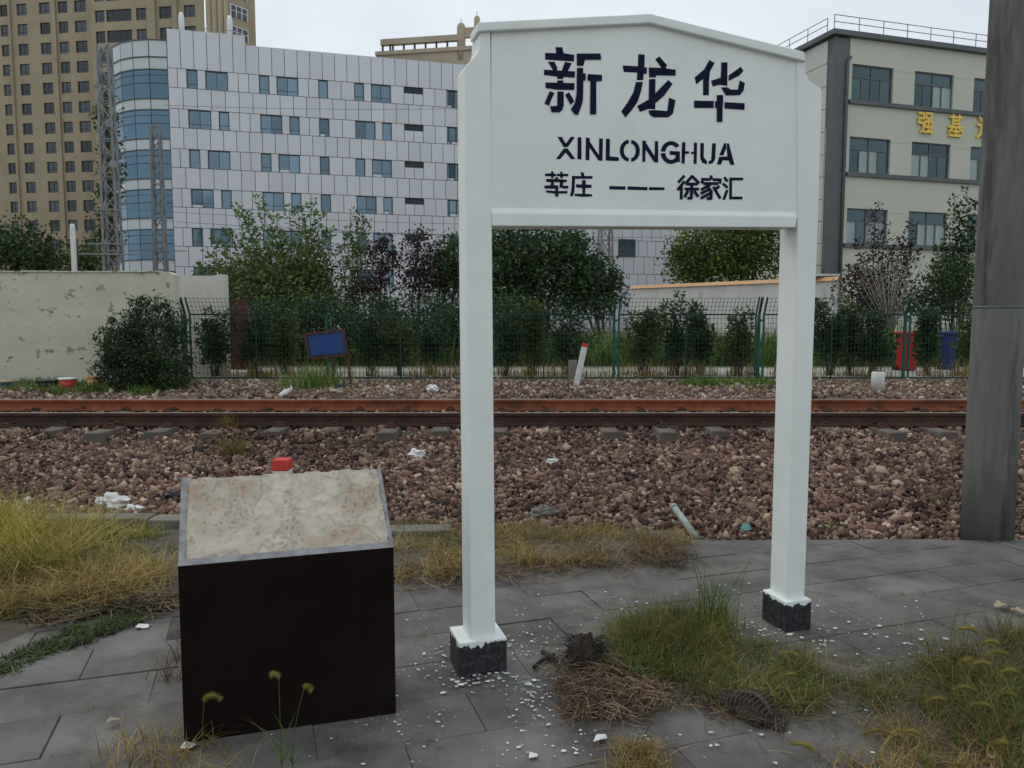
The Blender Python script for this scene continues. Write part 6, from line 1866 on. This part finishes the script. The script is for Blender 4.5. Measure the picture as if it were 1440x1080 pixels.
# clod of earth and roots
g_ = onground(822, 930)
e = empty('root_clod', g_, 0, 'dark clod of earth and roots beside the straw heap', 'clod')
me = bpy.data.meshes.new('clod'); bm = bmesh.new(); bmesh.ops.create_icosphere(bm, subdivisions=4, radius=1.0)
for v in bm.verts:
    n_ = mnoise.fractal(v.co * 1.3 + Vector((3.1, 0.4, 1.7)), 1.0, 2.0, 5); r_ = 1 + 0.30 * n_
    q_ = max(0.0, v.co.z); v.co = Vector((v.co.x * (0.085 - 0.05 * q_) + 0.012 * q_, v.co.y * (0.075 - 0.045 * q_), v.co.z * 0.072 * (1.5 if v.co.z > 0 else 0.3))) * r_
bm.to_mesh(me); bm.free(); link('earth', me, M['dark_wood'], e, (0, 0, 0.015))
s = MB(); rr = random.Random(4)
for k in range(170):
    a = rr.uniform(0, 6.28); r_ = rr.uniform(0.03, 0.08); z = rr.uniform(0.0, 0.09)
    p = Vector((math.cos(a) * r_, math.sin(a) * r_, z)); q = p + Vector((math.cos(a + rr.uniform(-1, 1)) * 0.06, math.sin(a) * 0.05, rr.uniform(-0.04, 0.03))); q.z = max(q.z, 0.003)
    s.tube([p, p.lerp(q, 0.5) + Vector((0, 0, 0.012)), q], [0.0022, 0.0016, 0.0008], 4)
s.build('roots', M['dark_wood'], e, recalc=False)
# dark bent stick
g_ = onground(768, 938)
s = MB(); k = g_.y / FPX
s.tube([(-18 * k, -0.03, 0.012), (-8 * k, 0.02, 0.016), (2 * k, 0.06, 0.018), (14 * k, 0.10, 0.012)], [0.009, 0.008, 0.010, 0.007], 8)
st_o = s.build('stick', M['dark_wood'], None, g_); tag(st_o, 'dark broken stick lying right of the near sign post', 'stick')
s = MB(); s.tube([(-4 * k, 0.11, 0.018), (8 * k, 0.055, 0.022), (16 * k, 0.02, 0.016)], [0.011, 0.012, 0.008], 8); s.build('twig', M['dark_wood'], st_o)
# dried remains: a curved spine with ribs
g_ = onground(1048, 1006)
e = empty('dried_carcass', g_, R(-52), 'dried dark carcass with bare ribs lying among the weeds', 'carcass')
sp_ = [Vector((-0.11 + 0.22 * t, 0.05 * math.sin(t * 3.0), 0.035 + 0.035 * math.sin(t * 3.0))) for t in [k / 12 for k in range(13)]]
s = MB(); s.tube(sp_, [0.004 + 0.006 * math.sin(math.pi * (k + 1) / 14) for k in range(13)], 7)
for p in sp_: s.tube([p + Vector((0, 0, 0.004)), p + Vector((0, 0, 0.016))], [0.005, 0.002], 5)
s.build('spine', M['bone'], e, recalc=False)
s = MB()
for k in range(1, 12):
    p = sp_[k]
    for sd_ in (-1, 1):
        w_ = 0.055 * math.sin(math.pi * (k + 0.5) / 13) + 0.01
        s.tube([p, p + Vector((0.004, sd_ * w_, -0.004)), p + Vector((0.010, sd_ * w_ * 1.25, -p.z * 0.6)), p + Vector((0.016, sd_ * w_ * 0.9, -p.z + 0.004))], [0.0028, 0.0027, 0.0023, 0.0015], 5)
s.build('ribs', M['bone'], e, recalc=False)
me = bpy.data.meshes.new('hide'); bm = bmesh.new(); bmesh.ops.create_icosphere(bm, subdivisions=4, radius=1.0)
for v in bm.verts:
    n_ = mnoise.fractal(v.co * 2.6, 1.0, 2.0, 5); v.co = Vector((v.co.x * 0.14, v.co.y * 0.065, max(v.co.z, -0.2) * 0.042)) * (1 + 0.35 * n_)
bm.to_mesh(me); bm.free(); link('hide', me, M['dark_wood'], e, (0.0, 0.02, 0.012))
xy = RNG.normal(size=(260, 2)) * np.array([0.09, 0.04])
grass('hair', None, z3(xy, 0.01), np.full(260, 0.06), 0.002, 'straw', 1.2, parent=e)
c_ = onground(1003, 966)
me = bpy.data.meshes.new('tuft'); 
crumple(1003, 966, 12, 11, 'litter_white', 'small round white fluff beside the carcass', 'paper_scrap', on=onground(1003, 968), seed=21)
